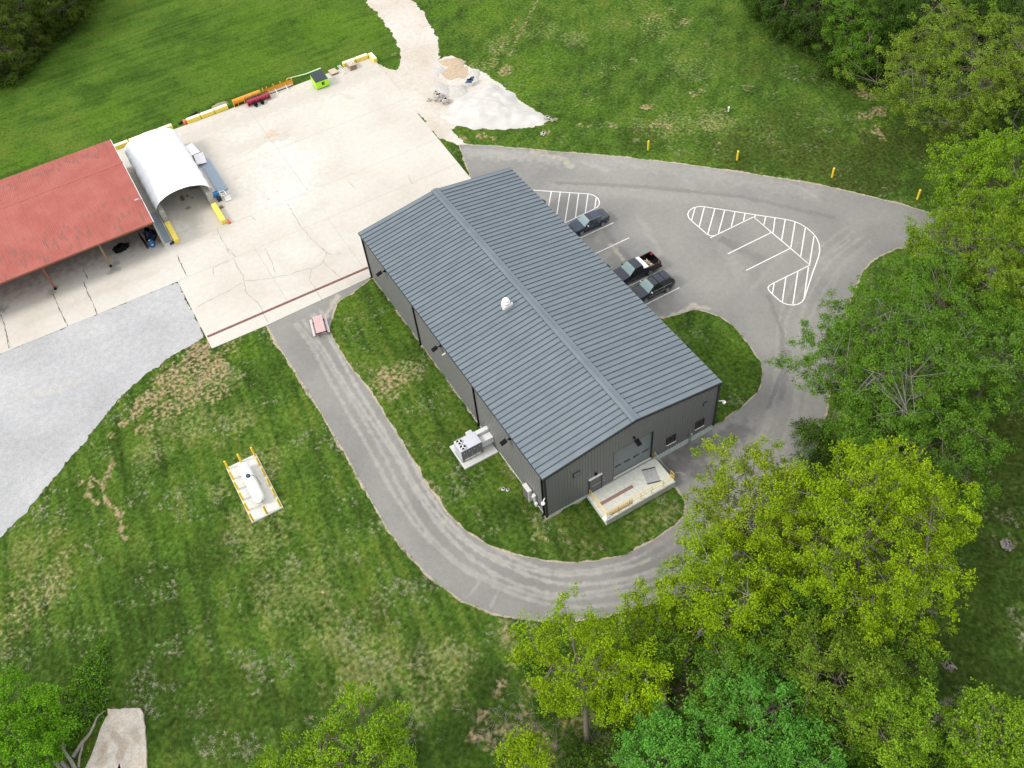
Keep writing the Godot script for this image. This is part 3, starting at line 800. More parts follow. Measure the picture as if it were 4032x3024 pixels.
	struct("gravel_track", sheet(track, 0.02, tr), M.track)
	var sr := Rect2(-70, 0, 40, 40)
	st = sheet(slab, 0.22, sr, 1.0)
	skirt(st, slab, 0.22, -0.1, sr)
	var slab_strokes := []
	for a in [[[250, 1590, 270, 1610, 262, 1640], .5, .7], [[230, 1610, 220, 1650], .5, .6], [[290, 1580, 300, 1600], .4, .5]]:
		slab_strokes.append([poly(a[0]), a[1], a[2], Vector3(150, 136, 118)])
	struct("old_slab", st, map_mat(make_surface_map(sr, 512, Vector3(170, 159, 145), Vector3(188, 181, 171), Vector3(142, 131, 117), slab_strokes, 95, 0.08), 0.95))
	# raised lawns inside the loop of the drive
	struct("gravel_shoulder", sheet(lawn_left, 0.045, ar), M.shoulder)
	struct("gravel_shoulder", sheet(lawn_right, 0.045, ar), M.shoulder)
	lawn_left = rough(Geometry2D.offset_polygon(lawn_left, -0.16)[0], 0.35, 0.14, 45, 0.7)
	lawn_right = rough(Geometry2D.offset_polygon(lawn_right, -0.12)[0], 0.35, 0.12, 46, 0.7)
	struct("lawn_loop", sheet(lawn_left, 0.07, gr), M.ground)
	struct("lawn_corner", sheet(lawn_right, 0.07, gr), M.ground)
	# painted markings
	for a in [[11.4, -10.3], [11.4, -7.26], [11.4, -1.22], [11.4, 1.87]]:
		var z: float = a[1]
		obj("painted_line", ribbon(PackedVector2Array([Vector2(11.4, z), Vector2(13.4, z), Vector2(15.4, z), Vector2(17.4, z)]), 0.125, 0.036), M.paint, drv)
	var c1 := func(a): return crop_pts(a, 2150, 700, 2.765)
	for a in [[-400, 118, 0, 147, 240, 163, 470, 178, 510, 190, 545, 208, 570, 235, 581, 265, 577, 295, 560, 320, 530, 340, 420, 392, 330, 436, 210, 492], [58, 150, 28, 310], [155, 158, 118, 400], [258, 166, 205, 490], [355, 172, 320, 440], [457, 180, 428, 385], [548, 212, 530, 338]]:
		obj("painted_line", ribbon(c1.call(a), 0.125, 0.036), M.paint, drv)
	var c2 := func(a): return crop_pts(a, 2680, 780, 3.607)
	for a in [[420, 570, 530, 515, 1035, 270, 1290, 490, 1560, 715, 1835, 955, 1310, 1215], [1310, 1215, 1260, 1245, 1240, 1275, 1250, 1310, 1300, 1365, 1400, 1455, 1450, 1490, 1520, 1515, 1590, 1522, 1660, 1512, 1720, 1480, 1755, 1430, 1780, 1350, 1880, 1050, 1960, 830, 1975, 740, 1965, 650, 1930, 570, 1880, 505, 1800, 435, 1700, 370, 1600, 330, 1490, 305, 1060, 240, 330, 125, 260, 122, 180, 140, 120, 185, 100, 235, 115, 285, 160, 330, 380, 520, 430, 540, 480, 538, 530, 515], [205, 140, 155, 320], [335, 135, 262, 415], [485, 155, 385, 515], [625, 175, 538, 495], [772, 195, 718, 410], [917, 215, 892, 325], [1062, 240, 1052, 280], [1207, 262, 1183, 380], [1340, 280, 1312, 495], [1485, 305, 1433, 605], [1625, 340, 1565, 705], [1770, 425, 1705, 830], [1893, 545, 1830, 945], [1815, 980, 1752, 1425], [1665, 1040, 1593, 1510], [1495, 1125, 1443, 1480], [1327, 1215, 1302, 1360], [1290, 490, 670, 795], [1560, 715, 930, 1030]]:
		obj("painted_line", ribbon(c2.call(a), 0.125, 0.036), M.paint, drv)
	lawns = [lawn_left, lawn_right]

var lawns: Array = []

func crack(parent: Node, pts: PackedVector2Array, w: float, m: Material) -> void:
	var r := PackedVector2Array()
	for i in pts.size() - 1:
		var n := maxi(2, int(pts[i].distance_to(pts[i + 1]) / 0.35))
		for k in n:
			r.append(pts[i].lerp(pts[i + 1], float(k) / n) + Vector2(rng.randf_range(-1, 1), rng.randf_range(-1, 1)) * 0.05)
	r.append(pts[-1])
	obj("crack", ribbon(r, w, 0.065, 0.7), m, parent)

func mound(pl: PackedVector2Array, slope: float, top: float, seed_: int, cell := 0.45, crest := Vector2.INF) -> SurfaceTool:
	var nz := FastNoiseLite.new()
	nz.seed = seed_
	nz.frequency = 0.35
	nz.fractal_octaves = 4
	var lo := pl[0]
	var hi := pl[0]
	for p in pl:
		lo = lo.min(p)
		hi = hi.max(p)
	var w := int((hi.x - lo.x) / cell) + 3
	var h := int((hi.y - lo.y) / cell) + 3
	var ys := []
	for i in w:
		for k in h:
			var p := lo + Vector2(i - 1, k - 1) * cell
			var y := -0.15
			if Geometry2D.is_point_in_polygon(p, pl):
				var d := 1e9
				for j in pl.size():
					d = minf(d, p.distance_to(Geometry2D.get_closest_point_to_segment(p, pl[j], pl[(j + 1) % pl.size()])))
				y = top * (1.0 - exp(-d * slope / top)) * (1.0 + 0.35 * nz.get_noise_2d(p.x, p.y)) + 0.12 * nz.get_noise_2d(p.x * 4.0, p.y * 4.0)
				if crest != Vector2.INF: y *= clampf(1.25 - p.distance_to(crest) / 16.0, 0.35, 1.2)
			ys.append(Vector3(p.x, y + hgt(p.x, p.y), p.y))
	var st := S()
	st.set_smooth_group(0)
	for i in w - 1:
		for k in h - 1:
			var a: Vector3 = ys[i * h + k]
			var b: Vector3 = ys[(i + 1) * h + k]
			var c: Vector3 = ys[(i + 1) * h + k + 1]
			var d: Vector3 = ys[i * h + k + 1]
			if maxf(maxf(a.y, b.y), maxf(c.y, d.y)) < -0.1 + hgt(a.x, a.z): continue
			for v in [a, b, c, a, c, d]:
				st.add_vertex(v)
	st.generate_normals()
	return st

# ------------------------------------------------------------------ the warehouse
const HW := 9.17       # half width at the eaves
const HL := 18.16      # half length at the rakes
const EV := 6.19
const RG := 7.49

func roof_y(x: float) -> float:
	return RG - (RG - EV) * absf(x) / HW

func ribbed(st: SurfaceTool, a: Vector3, dir: Vector3, out: Vector3, w: float, y0: Callable, y1: Callable) -> void:
	# wall sheet with trapezoid ribs every 0.305 m; a = bottom start at y 0
	var xs := [0.0]
	var os := [0.0]
	var p := 0.12
	while p < w - 0.08:
		for k in [[0.0, 0.0], [0.025, 0.035], [0.07, 0.035], [0.095, 0.0]]:
			xs.append(p + k[0])
			os.append(k[1])
		p += 0.305
	xs.append(w)
	os.append(0.0)
	for i in xs.size() - 1:
		var p0: Vector3 = a + dir * xs[i] + out * os[i]
		var p1: Vector3 = a + dir * xs[i + 1] + out * os[i + 1]
		qd(st, p0 + Vector3.UP * y0.call(p0.x), p1 + Vector3.UP * y0.call(p1.x), p1 + Vector3.UP * y1.call(p1.x), p0 + Vector3.UP * y1.call(p0.x), out)

func build_warehouse() -> void:
	var b := thing("metal_warehouse", "long dark metal warehouse with blue-grey standing seam gable roof", "warehouse")
	# roof panels, each with its raised seam and the slot beside it
	var n := 60
	var pw := HL * 2.0 / n
	for s in [-1.0, 1.0]:
		var sl := Vector3(-s * HW, RG - EV, 0).normalized()
		var up := Vector3(s * (RG - EV), HW, 0).normalized()
		var ln := Vector2(HW, RG - EV).length() - 0.02
		var e := Vector3(s * HW, EV, 0)
		var st := S()
		var m2 := S()
		var gap := 0.05
		var A := e
		qd(st, A + Vector3(0, 0, gap), A + Vector3(0, 0, pw - 0.05), A + sl * ln + Vector3(0, 0, pw - 0.05), A + sl * ln + Vector3(0, 0, gap), up)
		qd(st, A + Vector3(0, 0, gap), A + sl * ln + Vector3(0, 0, gap), A + sl * ln + Vector3(0, 0, gap) - up * 0.06, A + Vector3(0, 0, gap) - up * 0.06, Vector3(0, 0, -1))
		qd(st, A + Vector3(0, 0, 0), A + sl * ln, A + sl * ln + Vector3(0, 0, gap) - up * 0.06, A + Vector3(0, 0, gap) - up * 0.06, up)
		# seam
		var z0 := pw - 0.05
		var prof := [Vector3(0, 0, z0), Vector3(0, 0, z0 + 0.012) + up * 0.075, Vector3(0, 0, z0 + 0.045) + up * 0.075, Vector3(0, 0, z0 + 0.05)]
		for i in 3:
			qd(m2, A + prof[i], A + prof[i + 1], A + sl * (ln - 0.3) + prof[i + 1], A + sl * (ln - 0.3) + prof[i], up + Vector3(0, 0, i - 1.0) * 3.0)
		qd(m2, A + prof[0], A + prof[1], A + prof[2], A + prof[3], -sl)
		qd(m2, A + sl * (ln - 0.3) + prof[0], A + sl * (ln - 0.3) + prof[1], A + sl * (ln - 0.3) + prof[2], A + sl * (ln - 0.3) + prof[3], sl)
		# eave end of the panel
		qd(st, A, A + Vector3(0, 0, pw), A + Vector3(0, 0, pw) - up * 0.06, A - up * 0.06, -sl)
		var pm := st.commit()
		var sm := m2.commit()
		for i in n:
			var p := obj("roof_panel", pm, [M.roof, M.roof_b, M.roof, M.roof_c, M.roof_b][(i * 7 + int(s)) % 5], b)
			p.position.z = -HL + i * pw
			if i < n - 1:
				var se := obj("seam", sm, M.seam, p)
				se.position.z = 0.0
	var st := S()
	for s in [-1.0, 1.0]:
		var up := Vector3(s * (RG - EV), HW, 0).normalized()
		var sl := Vector3(s * HW, EV - RG, 0).normalized()
		var c := Vector3(0, RG + 0.11, 0)
		var d := sl * 0.40
		qd(st, c + Vector3(0, 0, -HL - 0.03), c + Vector3(0, 0, HL + 0.03), c + d + Vector3(0, 0, HL + 0.03), c + d + Vector3(0, 0, -HL - 0.03), up)
		qd(st, c + d + Vector3(0, 0, -HL - 0.03), c + d + Vector3(0, 0, HL + 0.03), c + d - up * 0.1 + Vector3(0, 0, HL + 0.03), c + d - up * 0.1 + Vector3(0, 0, -HL - 0.03), sl)
	box(st, Vector3(0, RG + 0.13, 0), Vector3(0.08, 0.06, HL * 2 + 0.1))
	obj("ridge_cap", st, M.roof, b)
	for s in [-1.0, 1.0]:
		st = S()
		box(st, Vector3(0.0, RG - 0.02, s * (HL + 0.03)), Vector3(0.7, 0.16, 0.06))
		for t in [-1.0, 1.0]:
			prism(st, [Vector3(t * 0.02, RG - 0.01, s * HL), Vector3(t * (HW + 0.02), EV - 0.01, s * HL), Vector3(t * (HW + 0.02), EV - 0.24, s * HL), Vector3(t * 0.02, RG - 0.24, s * HL)], Vector3(0, 0, s * 0.04))
		obj("rake_trim", st, M.trim, b)
		# eave gutter and soffit
		st = S()
		box(st, Vector3(s * (HW - 0.02), EV - 0.115, 0), Vector3(0.13, 0.12, HL * 2), Transform3D.IDENTITY, 0.015)
		obj("gutter", st, M.gutter_pale if s > 0 else M.trim, b)
		st = S()
		box(st, Vector3(s * (HW - 0.12), EV - 0.2, 0), Vector3(0.2, 0.03, HL * 2 - 0.06))
		obj("soffit", st, M.trim, b)
	# foundation
	st = S()
	for s in [-1.0, 1.0]:
		box(st, Vector3(s * 8.9, -0.75, 0), Vector3(0.16, 1.5, 36.0))
		box(st, Vector3(0, -0.75, s * 17.92), Vector3(17.64, 1.5, 0.16))
	obj("foundation", st, M.found, b)
	# side walls
	st = S()
	ribbed(st, Vector3(-8.97, 0, -18.0), Vector3(0, 0, 1), Vector3(-1, 0, 0), 0.9, func(_x): return 0.0, func(_x): return EV - 0.06)
	var pl := st.commit()
	st = S()
	ribbed(st, Vector3(8.97, 0, -18.0), Vector3(0, 0, 1), Vector3(1, 0, 0), 0.9, func(_x): return 0.0, func(_x): return EV - 0.06)
	var prm := st.commit()
	for i in 40:
		for m in [pl, prm]:
			var o := obj("wall_panel", m, M.wall, b)
			o.position.z = i * 0.9
	# gable walls with their openings
	for s in [-1.0, 1.0]:
		var cuts := [-8.97]
		var x := -8.97
		while x < 8.5:
			x += 0.9
			cuts.append(minf(x, 8.97))
		if cuts[-1] < 8.96: cuts.append(8.97)
		if s > 0:
			for c in [-2.08, 2.12]:
				cuts.append(c)
			cuts.sort()
		for i in cuts.size() - 1:
			var x0: float = cuts[i]
			var x1: float = cuts[i + 1]
			if x1 - x0 < 0.02: continue
			var low := 0.0
			if s > 0 and x0 > -2.09 and x1 < 2.13: low = 4.22
			st = S()
			ribbed(st, Vector3(x0, 0, s * 18.0), Vector3(1, 0, 0), Vector3(0, 0, s), x1 - x0, func(_x): return low, func(xx): return roof_y(xx) - 0.05)
			obj("wall_panel", st, M.wall, b)
	# corner trims and downpipes
	for sx in [-1.0, 1.0]:
		for sz in [-1.0, 1.0]:
			st = S()
			box(st, Vector3(sx * 8.98, 3.0, sz * 18.01), Vector3(0.2, 6.0, 0.2))
			obj("corner_trim", st, M.trim, b)
	for a in [[-9.08, -17.7], [-9.08, -5.97], [-9.08, 6.1], [-9.08, 17.75], [9.08, 17.75], [9.08, 6.1], [9.08, -5.97]]:
		st = S()
		box(st, Vector3(a[0], 2.98, a[1]), Vector3(0.13, 5.9, 0.12))
		box(st, Vector3(a[0] - 0.08 * signf(-a[0]), 0.05, a[1]), Vector3(0.3, 0.1, 0.12))
		obj("downpipe", st, M.black, b)
	# roller door of the dock: sections in a recess
	st = S()
	box(st, Vector3(2.1, 2.1, 17.87), Vector3(0.05, 4.2, 0.26))
	box(st, Vector3(-2.06, 2.1, 17.87), Vector3(0.05, 4.2, 0.26))
	box(st, Vector3(0.02, 4.2, 17.87), Vector3(4.2, 0.05, 0.26))
	obj("door_jamb", st, M.trim, b)
	for i in 7:
		st = S()
		var y0 := i * 0.6
		box(st, Vector3(0.02, y0 + 0.292, 17.78), Vector3(4.11, 0.58, 0.06), Transform3D.IDENTITY, 0.012)
		var sec := obj("door_section", st, M.door, b)
		if i == 2:
			for k in 4:
				var wx := -1.45 + k * 0.98
				st = S()
				tube(st, [Vector3(wx - 0.27, y0 + 0.3, 17.815), Vector3(wx + 0.27, y0 + 0.3, 17.815)], [0.001, 0.001], 4, false)
				var pts := []
				for j in 16:
					var aa := TAU * j / 16.0
					pts.append(Vector3(wx + 0.22 * signf(cos(aa)) + 0.13 * cos(aa), y0 + 0.3 + 0.13 * sin(aa), 17.805))
				prism(st, pts, Vector3(0, 0, 0.02))
				var wf := obj("door_window", st, M.trim, sec)
				st = S()
				var p2 := []
				for j in 16:
					var aa := TAU * j / 16.0
					p2.append(Vector3(wx + 0.22 * signf(cos(aa)) + 0.09 * cos(aa), y0 + 0.3 + 0.09 * sin(aa), 17.82))
				prism(st, p2, Vector3(0, 0, 0.012))
				obj("pane", st, M.glass, sec)
	st = S()
	box(st, Vector3(0.02, 0.06, 17.93), Vector3(4.15, 0.12, 0.14))
	obj("door_sill", st, M.dock, b)
	# entrance door
	st = S()
	for a in [[-4.6, 1.07, 0.08, 2.14], [-3.36, 1.07, 0.08, 2.14]]:
		box(st, Vector3(a[0], a[1], 18.05), Vector3(a[2], a[3], 0.12))
	obj("door_frame", st, M.trim, b)
	st = S()
	box(st, Vector3(-3.98, 2.17, 18.08), Vector3(1.36, 0.07, 0.18))
	obj("drip_cap", st, M.white, b)
	st = S()
	box(st, Vector3(-3.98, 1.06, 18.05), Vector3(1.16, 2.1, 0.06), Transform3D.IDENTITY, 0.01)
	var ed := obj("entrance_door", st, M.mandoor, b)
	st = S()
	box(st, Vector3(-3.98, 1.0, 18.1), Vector3(0.85, 0.04, 0.05))
	box(st, Vector3(-3.5, 1.02, 18.1), Vector3(0.06, 0.16, 0.06))
	obj("handle", st, M.steel, ed)
	st = S()
	box(st, Vector3(-3.12, 1.35, 18.05), Vector3(0.1, 0.13, 0.06))
	box(st, Vector3(-3.12, 0.95, 18.05), Vector3(0.13, 0.13, 0.06))
	obj("keypad", st, M.steel, b)
	st = S()
	box(st, Vector3(-3.94, 2.62, 18.1), Vector3(0.26, 0.2, 0.18), Transform3D.IDENTITY, 0.03)
	obj("entrance_lamp", st, M.black, b)
	# windows, louvres
	for a in [[3.62, 4.6, 0.95, 1.95], [6.78, 7.76, 0.95, 1.95]]:
		st = S()
		var cx: float = (a[0] + a[1]) * 0.5
		var cy: float = (a[2] + a[3]) * 0.5
		for s in [-1.0, 1.0]:
			box(st, Vector3(cx + s * 0.46, cy, 18.05), Vector3(0.07, 1.0, 0.1))
			box(st, Vector3(cx, cy + s * 0.47, 18.05), Vector3(0.98, 0.07, 0.099))
		box(st, Vector3(cx, cy, 18.05), Vector3(0.05, 0.9, 0.08))
		var w := obj("window", st, M.trim, b)
		st = S()
		box(st, Vector3(cx, cy - 0.54, 18.09), Vector3(1.04, 0.06, 0.16))
		obj("sill", st, M.offwhite, w)
		for s in [-1.0, 1.0]:
			st = S()
			box(st, Vector3(cx + s * 0.225, cy, 18.04), Vector3(0.42, 0.88, 0.02))
			obj("pane", st, M.glass, w)
	for a in [[-5.84, 4.1, 0.66, 0.58], [7.6, 4.16, 0.36, 0.3]]:
		st = S()
		box(st, Vector3(a[0], a[1], 18.05), Vector3(a[2] + 0.06, a[3] + 0.06, 0.09), Transform3D.IDENTITY, 0.01)
		var lv := obj("louvre", st, M.trim, b)
		for k in 5:
			st = S()
			box(st, Vector3(a[0], a[1] - a[3] * 0.4 + a[3] * 0.2 * k, 18.1), Vector3(a[2] - 0.04, a[3] * 0.12, 0.03), Transform3D.IDENTITY)
			obj("slat", st, M.wall, lv)
	# service pipe and meter on the gable
	st = S()
	cyl(st, Vector3(6.2, -1.0, 18.12), Vector3(6.2, 1.35, 18.12), 0.035)
	cyl(st, Vector3(6.42, -1.0, 18.1), Vector3(6.42, 0.4, 18.1), 0.03)
	obj("service_pipe", st, M.steel, b)
	st = S()
	lathe(st, Vector3(6.42, 0.42, 18.12), [[0.0, 0.0], [0.13, 0.0], [0.13, 0.2], [0.06, 0.28], [0.0, 0.28]], 12)
	obj("meter", st, M.steel, b)
	# floodlights: arm and sloping head
	for a in [[-1, -12.43], [-1, -0.29], [-1, 12.51], [1, -12.4], [1, -0.29], [1, 12.5]]:
		flood(b, Vector3(a[0] * 9.0, 5.2, a[1]), Vector3(a[0], 0, 0))
	flood(b, Vector3(-0.04, 4.95, 18.0), Vector3(0, 0, 1))
	st = S()
	box(st, Vector3(-9.1, 4.9, 0.55), Vector3(0.2, 0.12, 0.12))
	cyl(st, Vector3(-9.2, 4.9, 0.55), Vector3(-9.35, 4.84, 0.55), 0.05)
	obj("security_camera", st, M.white, b)
	for a in [[-9.12, 3.3, 18.15, -0.35, 0.3], [9.12, 3.55, 18.15, 0.35, 0.3]]:
		st = S()
		tube(st, [Vector3(a[0], a[1], a[2]), Vector3(a[0] + a[3] * 0.7, a[1] + 0.12, a[2] + a[4] * 0.7), Vector3(a[0] + a[3], a[1] - 0.02, a[2] + a[4])], [0.05, 0.05, 0.05], 8)
		var br := obj("security_camera", st, M.white, b)
		st = S()
		lathe(st, Vector3(a[0] + a[3], a[1] - 0.32, a[2] + a[4]), [[0.0, 0.0], [0.1, 0.03], [0.15, 0.12], [0.17, 0.18], [0.17, 0.28], [0.06, 0.32], [0.0, 0.32]], 14)
		obj("dome", st, M.white, br)
	# exhaust fan on the roof
	var fy := roof_y(-2.2)
	st = S()
	box(st, Vector3(-2.2, fy + 0.1, 0.55), Vector3(0.78, 0.45, 0.72), Transform3D.IDENTITY, 0.02)
	var fan := obj("exhaust_fan", st, M.galv, b)
	st = S()
	lathe(st, Vector3(-2.2, fy + 0.35, 0.55), [[0.33, -0.1], [0.33, 0.24], [0.41, 0.26], [0.41, 0.33], [0.36, 0.38], [0.24, 0.40], [0.24, 0.49]], 24)
	obj("collar", st, M.white, fan)
	st = S()
	lathe(st, Vector3(-2.2, fy + 0.80, 0.55), [[0.0, 0.0], [0.31, 0.0], [0.33, 0.05], [0.31, 0.13], [0.22, 0.20], [0.0, 0.23]], 24)
	obj("cap", st, M.white, fan)
	st = S()
	box(st, Vector3(-1.7, fy + 0.22, 0.75), Vector3(0.18, 0.32, 0.2), Transform3D.IDENTITY, 0.02)
	box(st, Vector3(-2.65, fy + 0.06, 0.75), Vector3(0.12, 0.2, 0.12), Transform3D.IDENTITY, 0.02)
	obj("control_box", st, M.white, fan)

func flood(b: Node, at: Vector3, d: Vector3) -> void:
	var st := S()
	box(st, at + d * 0.05, Vector3(0.16, 0.2, 0.16))
	tube(st, [at + d * 0.05, at + d * 0.3 + Vector3(0, 0.02, 0)], [0.05, 0.05], 8)
	var l := obj("floodlight", st, M.black, b)
	st = S()
	var bs := Basis(d.cross(Vector3.UP) * -1.0, Vector3.UP, d)
	var t := Transform3D(bs * Basis(Vector3.RIGHT, 0.35), at + d * 0.62)
	box(st, Vector3(0, 0, 0.05), Vector3(0.46, 0.09, 0.62), t, 0.03)
	box(st, Vector3(0, 0.06, -0.08), Vector3(0.3, 0.06, 0.3), t, 0.02)
	obj("lamp_head", st, M.black, l)

# ------------------------------------------------------------------ things round the warehouse
func build_dock() -> void:
	var t := thing("loading_dock", "raised pale concrete loading dock with yellow pipe railing", "loading dock")
	var st := S()
	box(st, Vector3(-1.24, -0.75, 19.62), Vector3(7.32, 1.5, 3.04), Transform3D.IDENTITY, 0.02)
	obj("platform", st, M.dock, t)
	var posts := [Vector2(-4.75, 18.3), Vector2(-4.75, 19.6), Vector2(-4.75, 21.0), Vector2(-3.6, 21.0), Vector2(-2.43, 21.0), Vector2(-1.22, 21.0), Vector2(-0.06, 21.0), Vector2(1.15, 21.0), Vector2(2.3, 21.0), Vector2(2.3, 18.2), Vector2(2.3, 20.55)]
	for p in posts:
		st = S()
		cyl(st, Vector3(p.x, -0.02, p.y), Vector3(p.x, 1.07, p.y), 0.026, -1, 8)
		obj("post", st, M.rail, t)
	for y in [1.07, 0.55]:
		for s in [[Vector3(-4.75, y, 18.3), Vector3(-4.75, y, 21.0)], [Vector3(-4.75, y, 21.0), Vector3(2.3, y, 21.0)], [Vector3(2.3, y, 21.0), Vector3(2.3, y, 20.55)]]:
			st = S()
			cyl(st, s[0], s[1], 0.026, -1, 8)
			obj("rail", st, M.rail, t)
	st = S()
	var ch := []
	for i in 9:
		var f := i / 8.0
		ch.append(Vector3(2.33, 0.95 - 1.1 * f * (1.0 - f), 18.2 + 2.35 * f))
	tube(st, ch, [0.018, 0.018, 0.018, 0.018, 0.018, 0.018, 0.018, 0.018, 0.018], 6)
	obj("chain", st, M.steel, t)
	# things lying on the dock
	var m := thing("floor_mat", "long narrow reddish-brown mat lying on the loading dock", "mat", Vector3(-2.68, 0.0, 19.48))
	st = S()
	box(st, Vector3(0, 0.018, 0), Vector3(3.4, 0.03, 0.31), Transform3D.IDENTITY, 0.008)
	obj("mat_surface", st, M.mat_brown, m)
	var pl := thing("dock_plate", "square grey steel dock plate with dark side curbs lying askew", "dock plate", Vector3(0.98, 0.0, 19.5), -0.30)
	st = S()
	box(st, Vector3(0, 0.03, 0), Vector3(1.2, 0.02, 1.5), Transform3D.IDENTITY)
	obj("plate", st, tri_mat(rgb(0.30, 0.30, 0.31), rgb(0.44, 0.44, 0.45), 0.8, 44, 0.5), pl)
	for s in [-1.0, 1.0]:
		st = S()
		box(st, Vector3(0, 0.07, s * 0.745), Vector3(1.2, 0.12, 0.05))
		obj("curb", st, M.trim, pl)
	for k in 3:
		var w := thing("plank", ["long weathered plank along the dock's yellow railing", "thin orange-brown plank beside the railing on the dock", "short narrow plank behind the yellow dock railing"][k], "plank", Vector3(-3.2 + k * 0.03, 0.0, 20.62 + k * 0.13), 0.0)
		st = S()
		box(st, Vector3(0, 0.02, 0), Vector3(2.8 - k * 0.25, 0.036, 0.1), Transform3D.IDENTITY, 0.006)
		obj("board", st, [M.wood, M.post, M.wood_dark][k], w)
	var bx := thing("folded_sheet", "small grey folded sheet at the dock's outer corner", "sheet", Vector3(-4.72, 0.0, 20.85), 0.2)
	st = S()
	prism(st, [Vector3(-0.35, 0.0, -0.2), Vector3(0.1, 0.16, -0.2), Vector3(0.42, 0.02, -0.2), Vector3(0.42, 0.0, -0.2)], Vector3(0, 0, 0.4))
	obj("sheet", st, M.galv, bx)
	# orange-brown weeds at the foot of the dock ramp are in the ground; a short hose lies there
	st = S()
	var hp := gt(2655, 1861)
	tube(st, [hp + Vector3(-0.9, 0.05, 0.3), hp + Vector3(-0.2, 0.06, 0.0), hp + Vector3(0.4, 0.06, 0.25), hp + Vector3(0.7, 0.05, 0.8)], [0.03, 0.03, 0.03, 0.03], 6)
	tag(obj("hose", st, M.side_wall), "short dark hose lying on asphalt beside the loading dock", "hose")

func build_hvac() -> void:
	var st := S()
	box(st, Vector3(-10.83, -0.1, 8.27), Vector3(3.5, 0.36, 3.0), Transform3D.IDENTITY, 0.02)
	struct("concrete_pad", st, M.padconc)
	var t := thing("air_conditioner", "large pale grey packaged air conditioner with two roof fans beside warehouse wall", "air conditioner", Vector3(-11.33, 0.08, 8.37))
	st = S()
	box(st, Vector3(0, 0.86, 0), Vector3(2.15, 1.56, 1.42), Transform3D.IDENTITY, 0.02)
	obj("cabinet", st, M.hvac, t)
	st = S()
	box(st, Vector3(0, 0.05, 0), Vector3(2.2, 0.1, 1.46))
	obj("base_rail", st, M.hvac_side, t)
	for k in 4:
		st = S()
		box(st, Vector3(-0.8 + k * 0.535, 0.88, 0.715), Vector3(0.51, 1.44, 0.02), Transform3D.IDENTITY, 0.008)
		var p := obj("side_panel", st, M.hvac_side, t)
		st = S()
		box(st, Vector3(-0.8 + k * 0.535, 1.25, 0.735), Vector3(0.14, 0.05, 0.03))
		obj("handle", st, M.galv, p)
	for k in 3:
		st = S()
		box(st, Vector3(-0.55 + k * 0.55, 0.25, 0.75), Vector3(0.5, 0.22, 0.03))
		obj("coil_guard", st, M.galv, t)
	for k in 2:
		var c := Vector3(-0.66, 1.65, -0.36 + k * 0.7)
		st = S()
		lathe(st, c, [[0.34, 0.0], [0.34, 0.06], [0.29, 0.07], [0.29, 0.0]], 22)
		var f := obj("fan", st, M.hvac, t)
		st = S()
		lathe(st, c, [[0.0, 0.012], [0.29, 0.012]], 22)
		obj("fan_well", st, M.black, f)
		st = S()
		for j in 3:
			var a := TAU * j / 3.0 + 0.5
			var d := Vector3(cos(a), 0, sin(a))
			var e := Vector3(cos(a + 0.8), 0, sin(a + 0.8))
			qd(st, c + d * 0.06 + Vector3(0, 0.04, 0), c + d * 0.27 + Vector3(0, 0.02, 0), c + e * 0.27 + Vector3(0, 0.05, 0), c + e * 0.06 + Vector3(0, 0.05, 0), Vector3.UP)
		lathe(st, c, [[0.07, 0.02], [0.07, 0.07], [0.0, 0.08]], 10)
		obj("fan_blades", st, M.galv, f)
	st = S()
	box(st, Vector3(0.62, 1.2, -0.89), Vector3(0.6, 0.85, 0.36), Transform3D.IDENTITY, 0.02)
	obj("intake_hood", st, M.hvac, t)
	st = S()
	box(st, Vector3(1.7, 1.35, -0.47), Vector3(1.28, 0.5, 0.44), Transform3D.IDENTITY, 0.02)
	obj("duct", st, M.galv, t)
	st = S()
	box(st, Vector3(1.7, 0.82, 0.18), Vector3(1.28, 0.8, 0.72), Transform3D.IDENTITY, 0.02)
	obj("duct", st, M.galv, t)
	# switchgear cabinet and meters by the corner
	t = thing("utility_cabinet", "grey metal utility cabinet standing against warehouse wall near its corner", "cabinet", Vector3(-9.25, hgt(-9.3, 15.3), 15.3))
	st = S()
	box(st, Vector3(0, 0.85, 0), Vector3(0.4, 1.6, 1.0), Transform3D.IDENTITY, 0.015)
	obj("cabinet_body", st, M.offwhite, t)
	st = S()
	box(st, Vector3(-0.215, 0.85, 0), Vector3(0.03, 1.4, 0.86), Transform3D.IDENTITY, 0.01)
	obj("cabinet_door", st, M.hvac_side, t)
	t = thing("electric_meter", "light blue-grey meter box with conduits on warehouse wall beside the utility cabinet", "meter", Vector3(-9.1, 0, 16.35))
	st = S()
	box(st, Vector3(-0.06, 1.15, 0), Vector3(0.22, 0.7, 0.34), Transform3D.IDENTITY, 0.02)
	obj("meter_box", st, M.galv, t)
	st = S()
	lathe(st, Vector3(-0.17, 1.3, 0), [[0.14, 0.0], [0.13, 0.12], [0.0, 0.16]], 14, Basis(Vector3(0, 0, 1), PI / 2))
	obj("meter_dial", st, M.lamp_glass, t)
	for k in 2:
		st = S()
		tube(st, [Vector3(-0.06, 0.85, -0.08 + k * 0.18), Vector3(-0.06, -0.5, -0.08 + k * 0.18)], [0.05, 0.05], 8)
		obj("conduit", st, M.galv, t)
	st = S()
	box(st, Vector3(-0.1, 0.5, 0.35), Vector3(0.22, 0.4, 0.3), Transform3D.IDENTITY, 0.03)
	obj("junction_box", st, M.galv, t)
	for k in 2:
		var p := gt(1982 + k * 18, 1929 + k * 2)
		var r := obj("stone_block", rock(60 + k, Vector3(0.2, 0.1, 0.16), 0.12, 6), M.padconc)
		r.position = p + Vector3(0, 0.12, 0)
		r.rotation.y = 0.4 * k
		tag(r, "small white stone block in the grass near the utility cabinet", "stone", "white stones in the grass")

